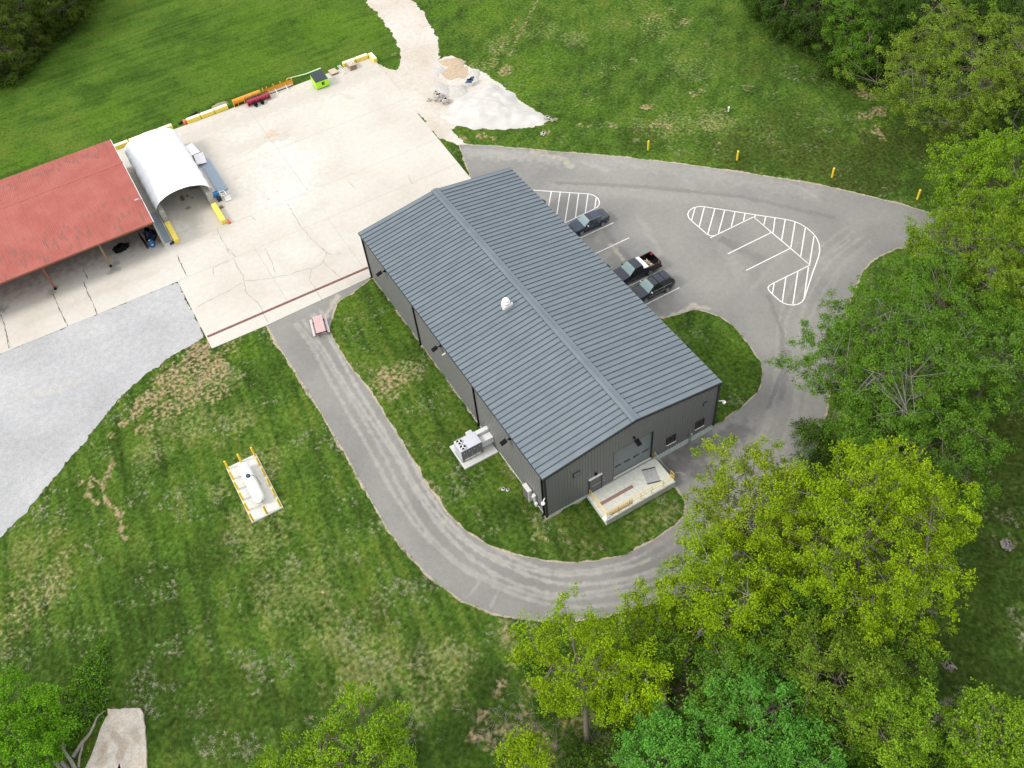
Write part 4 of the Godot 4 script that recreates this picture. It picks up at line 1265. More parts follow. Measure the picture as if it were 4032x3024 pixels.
func build_tank() -> void:
	var y := 0.0
	var st := S()
	box(st, Vector3(-29.68, 0.02, 0.95), Vector3(2.97, 0.22, 6.95), Transform3D.IDENTITY, 0.02)
	struct("tank_pad", st, M.padconc)
	var t := thing("propane_tank", "long white horizontal propane tank lying on a pale concrete pad", "tank", Vector3(-29.7, 0.13, 0.95))
	var r := 0.52
	st = S()
	var pts := []
	var rad := []
	for i in 7:
		var a := PI / 2 * i / 6.0
		pts.append(Vector3(0, 0.72, -2.0 - r * 0.9 * cos(a)))
		rad.append(maxf(0.004, r * sin(a)))
	for i in 7:
		var a := PI / 2 * (6 - i) / 6.0
		pts.append(Vector3(0, 0.72, 1.9 + r * 0.9 * cos(a)))
		rad.append(maxf(0.004, r * sin(a)))
	tube(st, pts, rad, 28)
	obj("shell", st, M.tank, t)
	for s in [-1.4, 1.3]:
		st = S()
		prism(st, [Vector3(-0.4, 0, s), Vector3(0.4, 0, s), Vector3(0.4, 0.5, s), Vector3(-0.4, 0.5, s)], Vector3(0, 0, 0.12))
		obj("saddle", st, M.tank, t)
	st = S()
	lathe(st, Vector3(0, 1.18, -0.45), [[0.2, 0.0], [0.2, 0.2], [0.16, 0.27], [0.0, 0.3]], 16)
	obj("valve_dome", st, mat(rgb(0.03, 0.055, 0.10), 0.5), t)
	st = S()
	tube(st, [Vector3(0.15, 1.28, -0.45), Vector3(0.4, 1.22, -0.35), Vector3(0.62, 0.8, -0.1), Vector3(0.68, 0.05, 0.1)], [0.018, 0.018, 0.018, 0.018], 6)
	obj("gas_line", st, M.trim, t)
	var src: Node3D = null
	var i := 0
	for p in [[-31.0, -2.25], [-31.0, -0.93], [-31.0, 0.39], [-31.0, 1.71], [-31.0, 3.03], [-31.0, 4.3], [-28.36, -2.35], [-28.36, -1.03], [-28.36, 0.29], [-28.36, 1.61], [-28.36, 2.93], [-28.36, 4.22], [-29.7, -2.33], [-29.68, 4.25]]:
		var lab := "yellow steel bollard on the concrete pad along the white tank's side"
		if i in [0, 5, 6, 11]: lab = "yellow steel bollard at a corner of the tank's concrete pad"
		if i >= 12: lab = "yellow steel bollard in the middle of one end of the tank pad"
		if src == null:
			src = bollard(Vector3(p[0], 0.12, p[1]), lab, "bollards round the propane tank")
		else:
			copy(src, Vector3(p[0], 0.12, p[1]), 0, lab)
		i += 1
	i = 0
	var far: Node3D = null
	for p in [[2552, 590], [2902, 630], [3276, 698], [3612, 784]]:
		var lab2 := "yellow steel bollard in the grass along the car park edge"
		if far == null: far = bollard(gt(p[0], p[1]), lab2, "bollards along the car park edge", 0.125)
		else: copy(far, gt(p[0], p[1]), 0)
	# white well pipe in the meadow
	var w := thing("well_pipe", "short white capped pipe standing in the meadow beyond the car park", "pipe", gt(2868, 439))
	st = S()
	cyl(st, Vector3.ZERO, Vector3(0, 0.55, 0), 0.09)
	obj("pipe", st, M.white, w)
	st = S()
	lathe(st, Vector3(0, 0.5, 0), [[0.14, 0.0], [0.14, 0.12], [0.0, 0.15]], 14)
	obj("cap", st, M.white, w)

func bollard(at: Vector3, label: String, group: String, r := 0.1) -> Node3D:
	var t := thing("bollard", label, "bollard", at, 0, group)
	var st := S()
	cyl(st, Vector3(0, -0.1, 0), Vector3(0, 1.26, 0), r, -1, 12)
	obj("pipe", st, M.yellow, t)
	st = S()
	lathe(st, Vector3(0, 1.26, 0), [[r, 0.0], [r * 0.82, 0.04], [r * 0.47, 0.07], [0.0, 0.08]], 12)
	obj("cap", st, M.yellow, t)
	return t

func build_picnic() -> void:
	var t := thing("picnic_table", "faded pink picnic table with two benches standing on the asphalt drive", "picnic table", Vector3(-16.78, hgt(-16.8, -13.9) + 0.03, -13.9), -0.225)
	for k in 5:
		var st := S()
		box(st, Vector3(-0.39 + k * 0.195, 0.75, 0), Vector3(0.187, 0.04, 2.46), Transform3D.IDENTITY, 0.006)
		obj("top_board", st, M.table_top, t)
	for s in [-1.0, 1.0]:
		var st := S()
		box(st, Vector3(s * 0.76, 0.44, 0), Vector3(0.24, 0.04, 2.46), Transform3D.IDENTITY, 0.006)
		obj("bench", st, M.table_bench, t)
		st = S()
		for e in [-1.0, 1.0]:
			prism(st, [Vector3(e * 0.25, 0.73, s * 0.85), Vector3(e * 0.35, 0.73, s * 0.85), Vector3(e * 0.75, 0.0, s * 0.85), Vector3(e * 0.64, 0.0, s * 0.85)], Vector3(0, 0, 0.05))
		box(st, Vector3(0, 0.38, s * 0.85 + 0.06), Vector3(1.7, 0.1, 0.04))
		box(st, Vector3(0, 0.69, s * 1.0), Vector3(0.9, 0.08, 0.04))
		obj("leg_frame", st, M.table_frame, t)

# ------------------------------------------------------------------ cars
func loft(t: Node3D, sts: Array, paint: Material, ws: int, rw: int, s0: int, s1: int) -> void:
	# stations [x, floor, belt, half width, roof half width, roof edge y, roof y]; front = +x
	var rings := []
	for a in sts:
		rings.append([Vector3(a[0], a[1], 0), Vector3(a[0], a[1], a[3] * 0.9), Vector3(a[0], (a[1] + a[2]) * 0.5, a[3]), Vector3(a[0], a[2], a[3] * 0.965), Vector3(a[0], a[5], a[4]), Vector3(a[0], a[6], a[4] * 0.7), Vector3(a[0], a[6] + 0.02, 0)])
	var body := S()
	body.set_smooth_group(0)
	var parts := {"windscreen": S(), "rear_window": S(), "side_window": S(), "side_window_right": S()}
	for i in sts.size() - 1:
		for j in 6:
			for s in [1.0, -1.0]:
				var p := []
				for v in [rings[i][j], rings[i + 1][j], rings[i + 1][j + 1], rings[i][j + 1]]:
					p.append(Vector3(v.x, v.y, v.z * s))
				var mid: Vector3 = (p[0] + p[2]) * 0.5
				var out := Vector3(0, mid.y - 0.75, mid.z)
				if j == 0: out = Vector3.DOWN
				if j >= 4: out = Vector3.UP
				var key := ""
				if j >= 4 and i == ws: key = "windscreen"
				if j >= 4 and i == rw: key = "rear_window"
				if j == 3 and i >= s0 and i < s1: key = "side_window" if s > 0 else "side_window_right"
				if key:
					qd(parts[key], p[0], p[1], p[2], p[3], out)
				else:
					var n: Vector3 = (p[1] - p[0]).cross(p[2] - p[0])
					var ord := [0, 1, 2, 0, 2, 3]
					if n.dot(out) > 0: ord = [0, 2, 1, 0, 3, 2]
					for k in ord: body.add_vertex(p[k])
	for e in [0, sts.size() - 1]:
		var dx := Vector3(1 if e == 0 else -1, 0, 0)
		for j in 6:
			for s in [1.0, -1.0]:
				var a: Vector3 = rings[e][j]
				var b: Vector3 = rings[e][j + 1]
				var c := Vector3(a.x, sts[e][1], 0)
				var tri := [c, Vector3(a.x, a.y, a.z * s), Vector3(b.x, b.y, b.z * s)]
				var n: Vector3 = (tri[1] - tri[0]).cross(tri[2] - tri[0])
				if n.dot(dx) > 0: tri.reverse()
				for v in tri: body.add_vertex(v)
	body.generate_normals()
	obj("body", body, paint, t)
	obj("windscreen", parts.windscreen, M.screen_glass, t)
	obj("rear_window", parts.rear_window, M.glass, t)
	obj("side_window", parts.side_window, M.glass, t)
	obj("side_window", parts.side_window_right, M.glass, t)

func wheels(t: Node3D, xs: Array, hw: float, r: float) -> void:
	for x in xs:
		for s in [-1.0, 1.0]:
			var c := Vector3(x, r, s * (hw - 0.1))
			var st := S()
			tube(st, [c + Vector3(0, 0, -0.11), c + Vector3(0, 0, -0.09), c + Vector3(0, 0, 0.09), c + Vector3(0, 0, 0.11)], [r - 0.03, r, r, r - 0.03], 20)
			var w := obj("wheel", st, M.rubber, t)
			st = S()
			lathe(st, c + Vector3(0, 0, s * 0.105), [[0.0, 0.02], [0.06, 0.02], [0.07, 0.0]], 10, Basis(Vector3.RIGHT, s * PI / 2))
			for k in 5:
				var a := TAU * k / 5.0
				var d := Vector3(cos(a), sin(a), 0)
				var e := Vector3(-sin(a), cos(a), 0)
				var o := c + Vector3(0, 0, s * 0.118)
				qd(st, o + d * 0.04 + e * 0.03, o + d * (r * 0.66) + e * 0.045, o + d * (r * 0.66) - e * 0.045, o + d * 0.04 - e * 0.03, Vector3(0, 0, s))
			lathe(st, c + Vector3(0, 0, s * 0.108), [[r * 0.60, 0.0], [r * 0.62, 0.014], [r * 0.70, 0.014], [r * 0.71, 0.0]], 18, Basis(Vector3.RIGHT, s * PI / 2))
			obj("rim", st, M.steel, w)
			# dark wheel arch lip
			st = S()
			var ap := []
			var ar := []
			for k in 11:
				var a := PI * k / 10.0
				ap.append(c + Vector3(cos(a) * (r + 0.05), sin(a) * (r + 0.05), s * 0.09))
				ar.append(0.035)
			tube(st, ap, ar, 6)
			obj("wheel_arch", st, M.rubber, t)

func car_bits(t: Node3D, front: float, rear: float, hw: float, hood: float, tail: float, mx: float, my: float, mirror: Material) -> void:
	for s in [-1.0, 1.0]:
		var st := S()
		box(st, Vector3(front - 0.06, hood - 0.12, s * (hw - 0.28)), Vector3(0.16, 0.12, 0.4), Transform3D.IDENTITY, 0.03)
		obj("headlight", st, M.lamp_glass, t)
		st = S()
		box(st, Vector3(rear + 0.05, tail - 0.14, s * (hw - 0.2)), Vector3(0.16, 0.16, 0.34), Transform3D.IDENTITY, 0.03)
		obj("taillight", st, M.red_light, t)
		st = S()
		box(st, Vector3(mx, my, s * (hw + 0.1)), Vector3(0.12, 0.15, 0.2), Transform3D.IDENTITY, 0.03)
		obj("mirror", st, mirror, t)
	var st := S()
	box(st, Vector3(front - 0.02, 0.42, 0), Vector3(0.1, 0.16, hw * 1.3), Transform3D.IDENTITY, 0.02)
	obj("grille", st, M.black, t)
	st = S()
	box(st, Vector3(rear + 0.02, 0.5, 0), Vector3(0.06, 0.12, 0.5))
	obj("number_plate", st, M.offwhite, t)

func build_cars() -> void:
	# sedan
	var t := thing("sedan", "dark blue four door sedan parked beside the hatched marking", "car", Vector3(14.82, hgt(14.8, -11.4) + 0.03, -11.42), PI - 0.03)
	loft(t, [[2.32, 0.28, 0.58, 0.62, 0.5, 0.60, 0.62], [2.2, 0.2, 0.66, 0.78, 0.66, 0.70, 0.73], [1.7, 0.18, 0.80, 0.89, 0.76, 0.84, 0.88], [1.0, 0.18, 0.90, 0.91, 0.78, 0.95, 1.0], [0.25, 0.18, 0.94, 0.91, 0.62, 1.36, 1.41], [-0.7, 0.18, 0.96, 0.91, 0.62, 1.39, 1.45], [-1.2, 0.2, 0.97, 0.90, 0.60, 1.33, 1.38], [-1.95, 0.22, 0.98, 0.88, 0.70, 1.03, 1.06], [-2.25, 0.28, 0.95, 0.80, 0.66, 0.98, 1.0], [-2.34, 0.36, 0.88, 0.70, 0.6, 0.90, 0.92]], M.paint_navy, 3, 6, 3, 7)
	wheels(t, [1.4, -1.33], 0.92, 0.33)
	car_bits(t, 2.28, -2.3, 0.86, 0.72, 1.0, 0.62, 1.0, M.white)
	var st := S()
	box(st, Vector3(-0.12, 1.437, 0), Vector3(0.42, 0.03, 0.8), Transform3D.IDENTITY, 0.01)
	obj("sunroof", st, M.glass, t)
	for s in [-1.0, 1.0]:
		for x in [0.1, -0.85]:
			st = S()
			box(st, Vector3(x, 0.84, s * 0.905), Vector3(0.2, 0.03, 0.03))
			obj("door_handle", st, M.steel, t)
		st = S()
		tube(st, [Vector3(1.0, 0.96, s * 0.87), Vector3(0.25, 1.37, s * 0.63), Vector3(-0.7, 1.40, s * 0.63), Vector3(-1.2, 1.34, s * 0.61), Vector3(-1.9, 1.03, s * 0.71)], [0.012, 0.014, 0.014, 0.014, 0.012], 5)
		obj("chrome_strip", st, M.steel, t)
	# pickup
	t = thing("pickup_truck", "black pickup truck with logs in its open bed and white boards behind the cab", "pickup truck", Vector3(14.5, hgt(14.5, -2.2) + 0.03, -2.22), PI)
	loft(t, [[2.85, 0.45, 0.95, 0.80, 0.72, 0.98, 1.0], [2.7, 0.35, 1.05, 0.93, 0.82, 1.08, 1.11], [1.95, 0.35, 1.12, 0.98, 0.88, 1.16, 1.19], [1.15, 0.35, 1.16, 0.98, 0.86, 1.20, 1.24], [0.45, 0.35, 1.18, 0.98, 0.72, 1.74, 1.79], [-0.35, 0.35, 1.18, 0.98, 0.72, 1.76, 1.81], [-0.55, 0.35, 1.18, 0.98, 0.76, 1.68, 1.72], [-0.72, 0.35, 1.18, 0.98, 0.86, 1.22, 1.24]], M.paint_blueblack, 3, 6, 3, 6)
	st = S()
	for s in [-1.0, 1.0]:
		box(st, Vector3(-1.75, 0.86, s * 0.93), Vector3(2.06, 0.82, 0.1), Transform3D.IDENTITY, 0.02)
	box(st, Vector3(-0.76, 0.9, 0), Vector3(0.06, 0.75, 1.78))
	box(st, Vector3(-1.75, 0.52, 0), Vector3(2.0, 0.12, 1.78))
	obj("bed", st, M.paint_black, t)
	st = S()
	box(st, Vector3(-2.76, 0.9, 0), Vector3(0.07, 0.72, 1.76), Transform3D.IDENTITY, 0.02)
	obj("tailgate", st, M.paint_black, t)
	st = S()
	box(st, Vector3(-2.88, 0.5, 0), Vector3(0.2, 0.18, 1.9), Transform3D.IDENTITY, 0.04)
	obj("bumper", st, M.black, t)
	wheels(t, [1.95, -1.4], 0.97, 0.39)
	car_bits(t, 2.85, -2.74, 0.92, 1.05, 1.2, 0.85, 1.25, M.black)
	var rn := RandomNumberGenerator.new()
	rn.seed = 3
	for k in 9:
		var a := rn.randf() * TAU
		var l := rn.randf_range(0.35, 0.6)
		var lg := thing("log", "tan firewood log tossed into the open pickup truck bed", "log", Vector3(14.5 + 1.85 + rn.randf_range(-0.32, 0.32), hgt(14.5, -2.2) + 0.70 + 0.09 * (k / 4), -2.22 + rn.randf_range(-0.42, 0.42)), a, "logs in the pickup bed")
		st = S()
		tube(st, [Vector3(-l / 2, 0, 0), Vector3(0, rn.randf_range(-0.02, 0.05), rn.randf_range(-0.04, 0.04)), Vector3(l / 2, 0, 0)], [0.07, 0.075, 0.06], 7)
		obj("bark_round", st, M.wood, lg)
	for k in 2:
		var bd := thing("white_board", ["white foam board across the pickup truck behind its cab, driver's side", "white foam board across the pickup truck behind its cab, passenger side"][k], "board", Vector3(15.4, hgt(14.5, -2.2) + 1.40 + 0.03 * k, -2.22 - 0.45 + 0.9 * k), 0.03 - 0.06 * k)
		st = S()
		box(st, Vector3(0, 0, 0), Vector3(0.62, 0.05, 0.95), Transform3D(Basis(Vector3(0, 0, 1), -0.1), Vector3.ZERO), 0.008)
		obj("panel", st, M.white, bd)
	# suv
	t = thing("sport_utility_vehicle", "black sport utility vehicle with roof rails and crossbars parked beside pickup", "car", Vector3(14.66, hgt(14.6, 0.8) + 0.03, 0.80), PI)
	loft(t, [[2.32, 0.35, 0.78, 0.70, 0.6, 0.82, 0.84], [2.2, 0.25, 0.90, 0.84, 0.74, 0.94, 0.97], [1.7, 0.24, 0.98, 0.92, 0.82, 1.03, 1.07], [1.1, 0.24, 1.04, 0.93, 0.82, 1.10, 1.14], [0.4, 0.24, 1.08, 0.93, 0.68, 1.64, 1.69], [-0.6, 0.24, 1.10, 0.93, 0.70, 1.69, 1.75], [-1.75, 0.24, 1.10, 0.92, 0.68, 1.66, 1.71], [-2.2, 0.28, 1.08, 0.88, 0.72, 1.20, 1.24], [-2.34, 0.36, 1.0, 0.80, 0.70, 1.04, 1.06]], M.paint_blueblack, 3, 6, 3, 6)
	wheels(t, [1.45, -1.3], 0.93, 0.37)
	car_bits(t, 2.28, -2.26, 0.88, 0.98, 1.15, 0.78, 1.14, M.white)
	for s in [-1.0, 1.0]:
		st = S()
		tube(st, [Vector3(0.25, 1.66, s * 0.64), Vector3(0.1, 1.75, s * 0.64), Vector3(-1.6, 1.78, s * 0.64), Vector3(-1.75, 1.69, s * 0.64)], [0.02, 0.02, 0.02, 0.02], 6)
		obj("roof_rail", st, M.trim, t)
		st = S()
		box(st, Vector3(-0.2, 0.62, s * 0.94), Vector3(2.4, 0.035, 0.02))
		box(st, Vector3(-0.4, 1.085, s * 0.905), Vector3(2.7, 0.03, 0.02))
		obj("side_moulding", st, M.steel, t)
		for x in [0.1, -0.8]:
			st = S()
			box(st, Vector3(x, 0.98, s * 0.925), Vector3(0.2, 0.03, 0.03))
			obj("door_handle", st, M.steel, t)
	for x in [-0.3, -1.1]:
		st = S()
		box(st, Vector3(x, 1.79, 0), Vector3(0.07, 0.035, 1.3), Transform3D.IDENTITY, 0.01)
		obj("crossbar", st, M.trim, t)

# ------------------------------------------------------------------ shed, covered bay, yard clutter
func red_roof_map() -> ImageTexture:
	var w := 1024
	var h := 512
	var n1 := FastNoiseLite.new()
	n1.seed = 12
	n1.frequency = 1.0
	n1.fractal_octaves = 3
	var n2 := FastNoiseLite.new()
	n2.seed = 13
	n2.frequency = 1.0
	var by := PackedByteArray()
	by.resize(w * h * 3)
	for k in h:
		var v := k / float(h) * 18.6
		for i in w:
			var u := i / float(w) * 27.2
			var a := n1.get_noise_2d(u * 0.25, v * 0.25)
			var st := n2.get_noise_2d(u * 5.5, v * 0.45)
			var pt := n1.get_noise_2d(u * 1.7 + 50, v * 0.42)
			var c := Vector3(150, 76, 66).lerp(Vector3(158, 87, 77), clampf(0.5 + a * 1.2 + st * 0.5, 0, 1))
			# lichen and grime lie in bands by the eaves, drawn out down the slope
			var band := maxf(1.0 - absf(v - 15.6) / 3.2, 1.0 - absf(v - 2.2) / 2.4)
			if band > 0.0:
				var g := clampf((pt * 1.5 + st * 0.9 + band * 0.5 - 0.66) * 1.8, 0, 0.6)
				c = c.lerp(Vector3(112, 78, 70), g)
			var o := (k * w + i) * 3
			by[o] = int(c.x)
			by[o + 1] = int(c.y)
			by[o + 2] = int(c.z)
	return ImageTexture.create_from_image(Image.create_from_data(w, h, false, Image.FORMAT_RGB8, by))

func build_shed() -> void:
	var t := thing("open_shed", "long open-fronted shed with faded red ribbed metal roof", "shed")
	var rm := map_mat(red_roof_map(), 0.6)
	var X1 := -26.8
	var zs := [[-53.7, 4.3], [-46.9, 5.2], [-35.72, 4.0]]
	for side in 2:
		var a: Array = zs[side]
		var b: Array = zs[side + 1]
		var len0 := 0.0 if side == 0 else 6.86
		var len1 := 6.86 if side == 0 else 18.1
		var up := Vector3(0, absf(b[0] - a[0]), -(b[1] - a[1])).normalized()
		for i in 28:
			var x := X1 - i * 0.92
			var st := S()
			var xs := [0.0]
			var os := [0.0]
			for r in 4:
				for k in [[0.05, 0.0], [0.07, 0.018], [0.11, 0.018], [0.13, 0.0]]:
					xs.append(r * 0.23 + k[0])
					os.append(k[1])
			xs.append(0.92)
			os.append(0.0)
			for j in xs.size() - 1:
				var p: Array = []
				var uv: Array = []
				for c in [[j, a, len0], [j + 1, a, len0], [j + 1, b, len1], [j, b, len1]]:
					p.append(Vector3(x - xs[c[0]], c[1][1] + 0.01 * (i % 2), c[1][0]) + up * os[c[0]])
					uv.append(Vector2((X1 - x + xs[c[0]]) / 27.2, c[2] / 18.6))
				var n: Vector3 = (p[1] - p[0]).cross(p[2] - p[0]).normalized()
				if n.y < 0: n = -n
				face(st, p, n, uv)
			obj("roof_sheet", st, rm, t)
	var st := S()
	for s in [-1.0, 1.0]:
		qd(st, Vector3(X1 + 0.05, 5.26, -46.9), Vector3(-52.6, 5.26, -46.9), Vector3(-52.6, 5.2, -46.9 + s * 0.25), Vector3(X1 + 0.05, 5.2, -46.9 + s * 0.25), Vector3.UP)
	obj("ridge_cap", st, rm, t)
	st = S()
	box(st, Vector3(-39.7, 3.9, -35.74), Vector3(25.9, 0.2, 0.06))
	obj("fascia", st, M.post_red, t)
	st = S()
	prism(st, [Vector3(X1 + 0.02, 4.0, -35.72), Vector3(X1 + 0.02, 5.22, -46.9), Vector3(X1 + 0.02, 4.3, -53.7), Vector3(X1 + 0.02, 4.12, -53.7), Vector3(X1 + 0.02, 5.0, -46.9), Vector3(X1 + 0.02, 3.82, -35.72)], Vector3(0.07, 0, 0))
	obj("barge_board", st, M.galv, t)
	# side wall under the barge board, back wall
	st = S()
	prism(st, [Vector3(X1 - 0.1, 0, -36.05), Vector3(X1 - 0.1, 3.98, -36.05), Vector3(X1 - 0.1, 5.12, -46.9), Vector3(X1 - 0.1, 4.24, -53.5), Vector3(X1 - 0.1, 0, -53.5)], Vector3(0.1, 0, 0))
	obj("side_wall", st, M.side_wall, t)
	st = S()
	box(st, Vector3(-39.7, 2.1, -53.45), Vector3(25.6, 4.2, 0.1))
	obj("back_wall", st, M.side_wall, t)
	for x in [-33.04, -39.32, -45.6, -51.9]:
		st = S()
		tube(st, [Vector3(x, 0.05, -36.4), Vector3(x, 2.0, -36.38), Vector3(x, 3.95, -36.35)], [0.11, 0.1, 0.09], 8)
		var p := obj("post", st, M.post_red if x < -39.0 else M.post, t)
		st = S()
		box(st, Vector3(x, 0.2, -36.4), Vector3(0.26, 0.4, 0.26), Transform3D.IDENTITY, 0.03)
		obj("post_foot", st, M.black, p)
	st = S()
	box(st, Vector3(-39.7, 3.7, -36.4), Vector3(25.6, 0.22, 0.1))
	obj("beam", st, M.wood_dark, t)
	for i in 9:
		st = S()
		prism(st, [Vector3(-28 - i * 3.0, 3.7, -36.2), Vector3(-28 - i * 3.0, 3.92, -36.2), Vector3(-28 - i * 3.0, 5.08, -46.9), Vector3(-28 - i * 3.0, 4.86, -46.9)], Vector3(0.06, 0, 0))
		obj("rafter", st, M.wood_dark, t)
	st = S()
	tube(st, [Vector3(-26.8, 4.5, -39.2), Vector3(-26.75, 4.85, -39.2), Vector3(-27.1, 4.95, -39.3)], [0.03, 0.03, 0.03], 6)
	box(st, Vector3(-27.3, 4.95, -39.35), Vector3(0.5, 0.1, 0.24), Transform3D.IDENTITY, 0.03)
	obj("lamp", st, M.steel, t)
	# what stands under the shed's open front
	var b := thing("blue_barrel", "bright blue plastic barrel with a white label at the shed's open front", "barrel", Vector3(-27.95, 0.06, -36.95))
	st = S()
	lathe(st, Vector3.ZERO, [[0.27, 0.0], [0.29, 0.05], [0.29, 0.28], [0.3, 0.31], [0.29, 0.34], [0.29, 0.6], [0.3, 0.63], [0.29, 0.66], [0.29, 0.84], [0.26, 0.9], [0.0, 0.9]], 20)
	obj("drum", st, M.blue, b)
	st = S()
	box(st, Vector3(0.0, 0.45, 0.295), Vector3(0.24, 0.1, 0.02))
	obj("label_patch", st, M.white, b)
	st = S()
	box(st, Vector3(-0.1, 0.93, -0.05), Vector3(0.22, 0.05, 0.12))
	obj("rag", st, M.white, b)
	b = thing("steel_plate", "tall black steel plate leaning inside the shed beside the blue barrel", "plate", Vector3(-28.55, 0.06, -37.6))
	st = S()
	box(st, Vector3(0, 0.75, 0), Vector3(0.12, 1.5, 1.5), Transform3D(Basis(Vector3(0, 0, 1), 0.12), Vector3.ZERO), 0.01)
	obj("plate", st, M.black, b)
	var bag := obj("tarpaulin_heap", rock(71, Vector3(0.62, 0.85, 0.8), 0.35, 8), M.navy)
	bag.position = Vector3(-27.7, 0.55, -38.4)
	tag(bag, "dark blue tarpaulin heap against the shed's end wall behind the barrel", "tarpaulin")
	b = thing("sheet_of_plywood", "brown board leaning on the shed's end wall beside the blue barrel", "board", Vector3(-27.15, 0.06, -37.2))
	st = S()
	box(st, Vector3(0, 0.6, 0), Vector3(0.04, 1.2, 0.5), Transform3D(Basis(Vector3(0, 0, 1), -0.18), Vector3.ZERO))
	obj("board", st, M.post, b)
	var mc := obj("scrap_heap", rock(72, Vector3(0.9, 0.4, 0.6), 0.4, 8), M.black)
	mc.position = Vector3(-31.2, 0.3, -38.6)
	tag(mc, "low black scrap heap on the shed floor behind the pale post", "scrap")

func block(at: Vector3, yaw: float, m: Material, label: String, group: String, top: Material = null, size := Vector3(1.83, 0.6, 0.6)) -> void:
	var t := thing("concrete_block", label, "concrete block", at, yaw, group)
	var st := S()
	box(st, Vector3(0, size.y / 2, 0), size, Transform3D.IDENTITY, 0.04)
	obj("block", st, m, t)
	if top:
		st = S()
		box(st, Vector3(0, size.y + 0.003, 0), Vector3(size.x - 0.1, 0.006, size.z - 0.1))
		obj("worn_top", st, top, t)
	for s in [-0.25, 0.25]:
		st = S()
		var ap := []
		for k in 5:
			var a := PI * k / 4.0
			ap.append(Vector3(s * size.x + cos(a) * 0.06, size.y + 0.005 + sin(a) * 0.05, 0))
		tube(st, ap, [0.012, 0.012, 0.012, 0.012, 0.012], 5)
		obj("lifting_loop", st, M.steel, t)

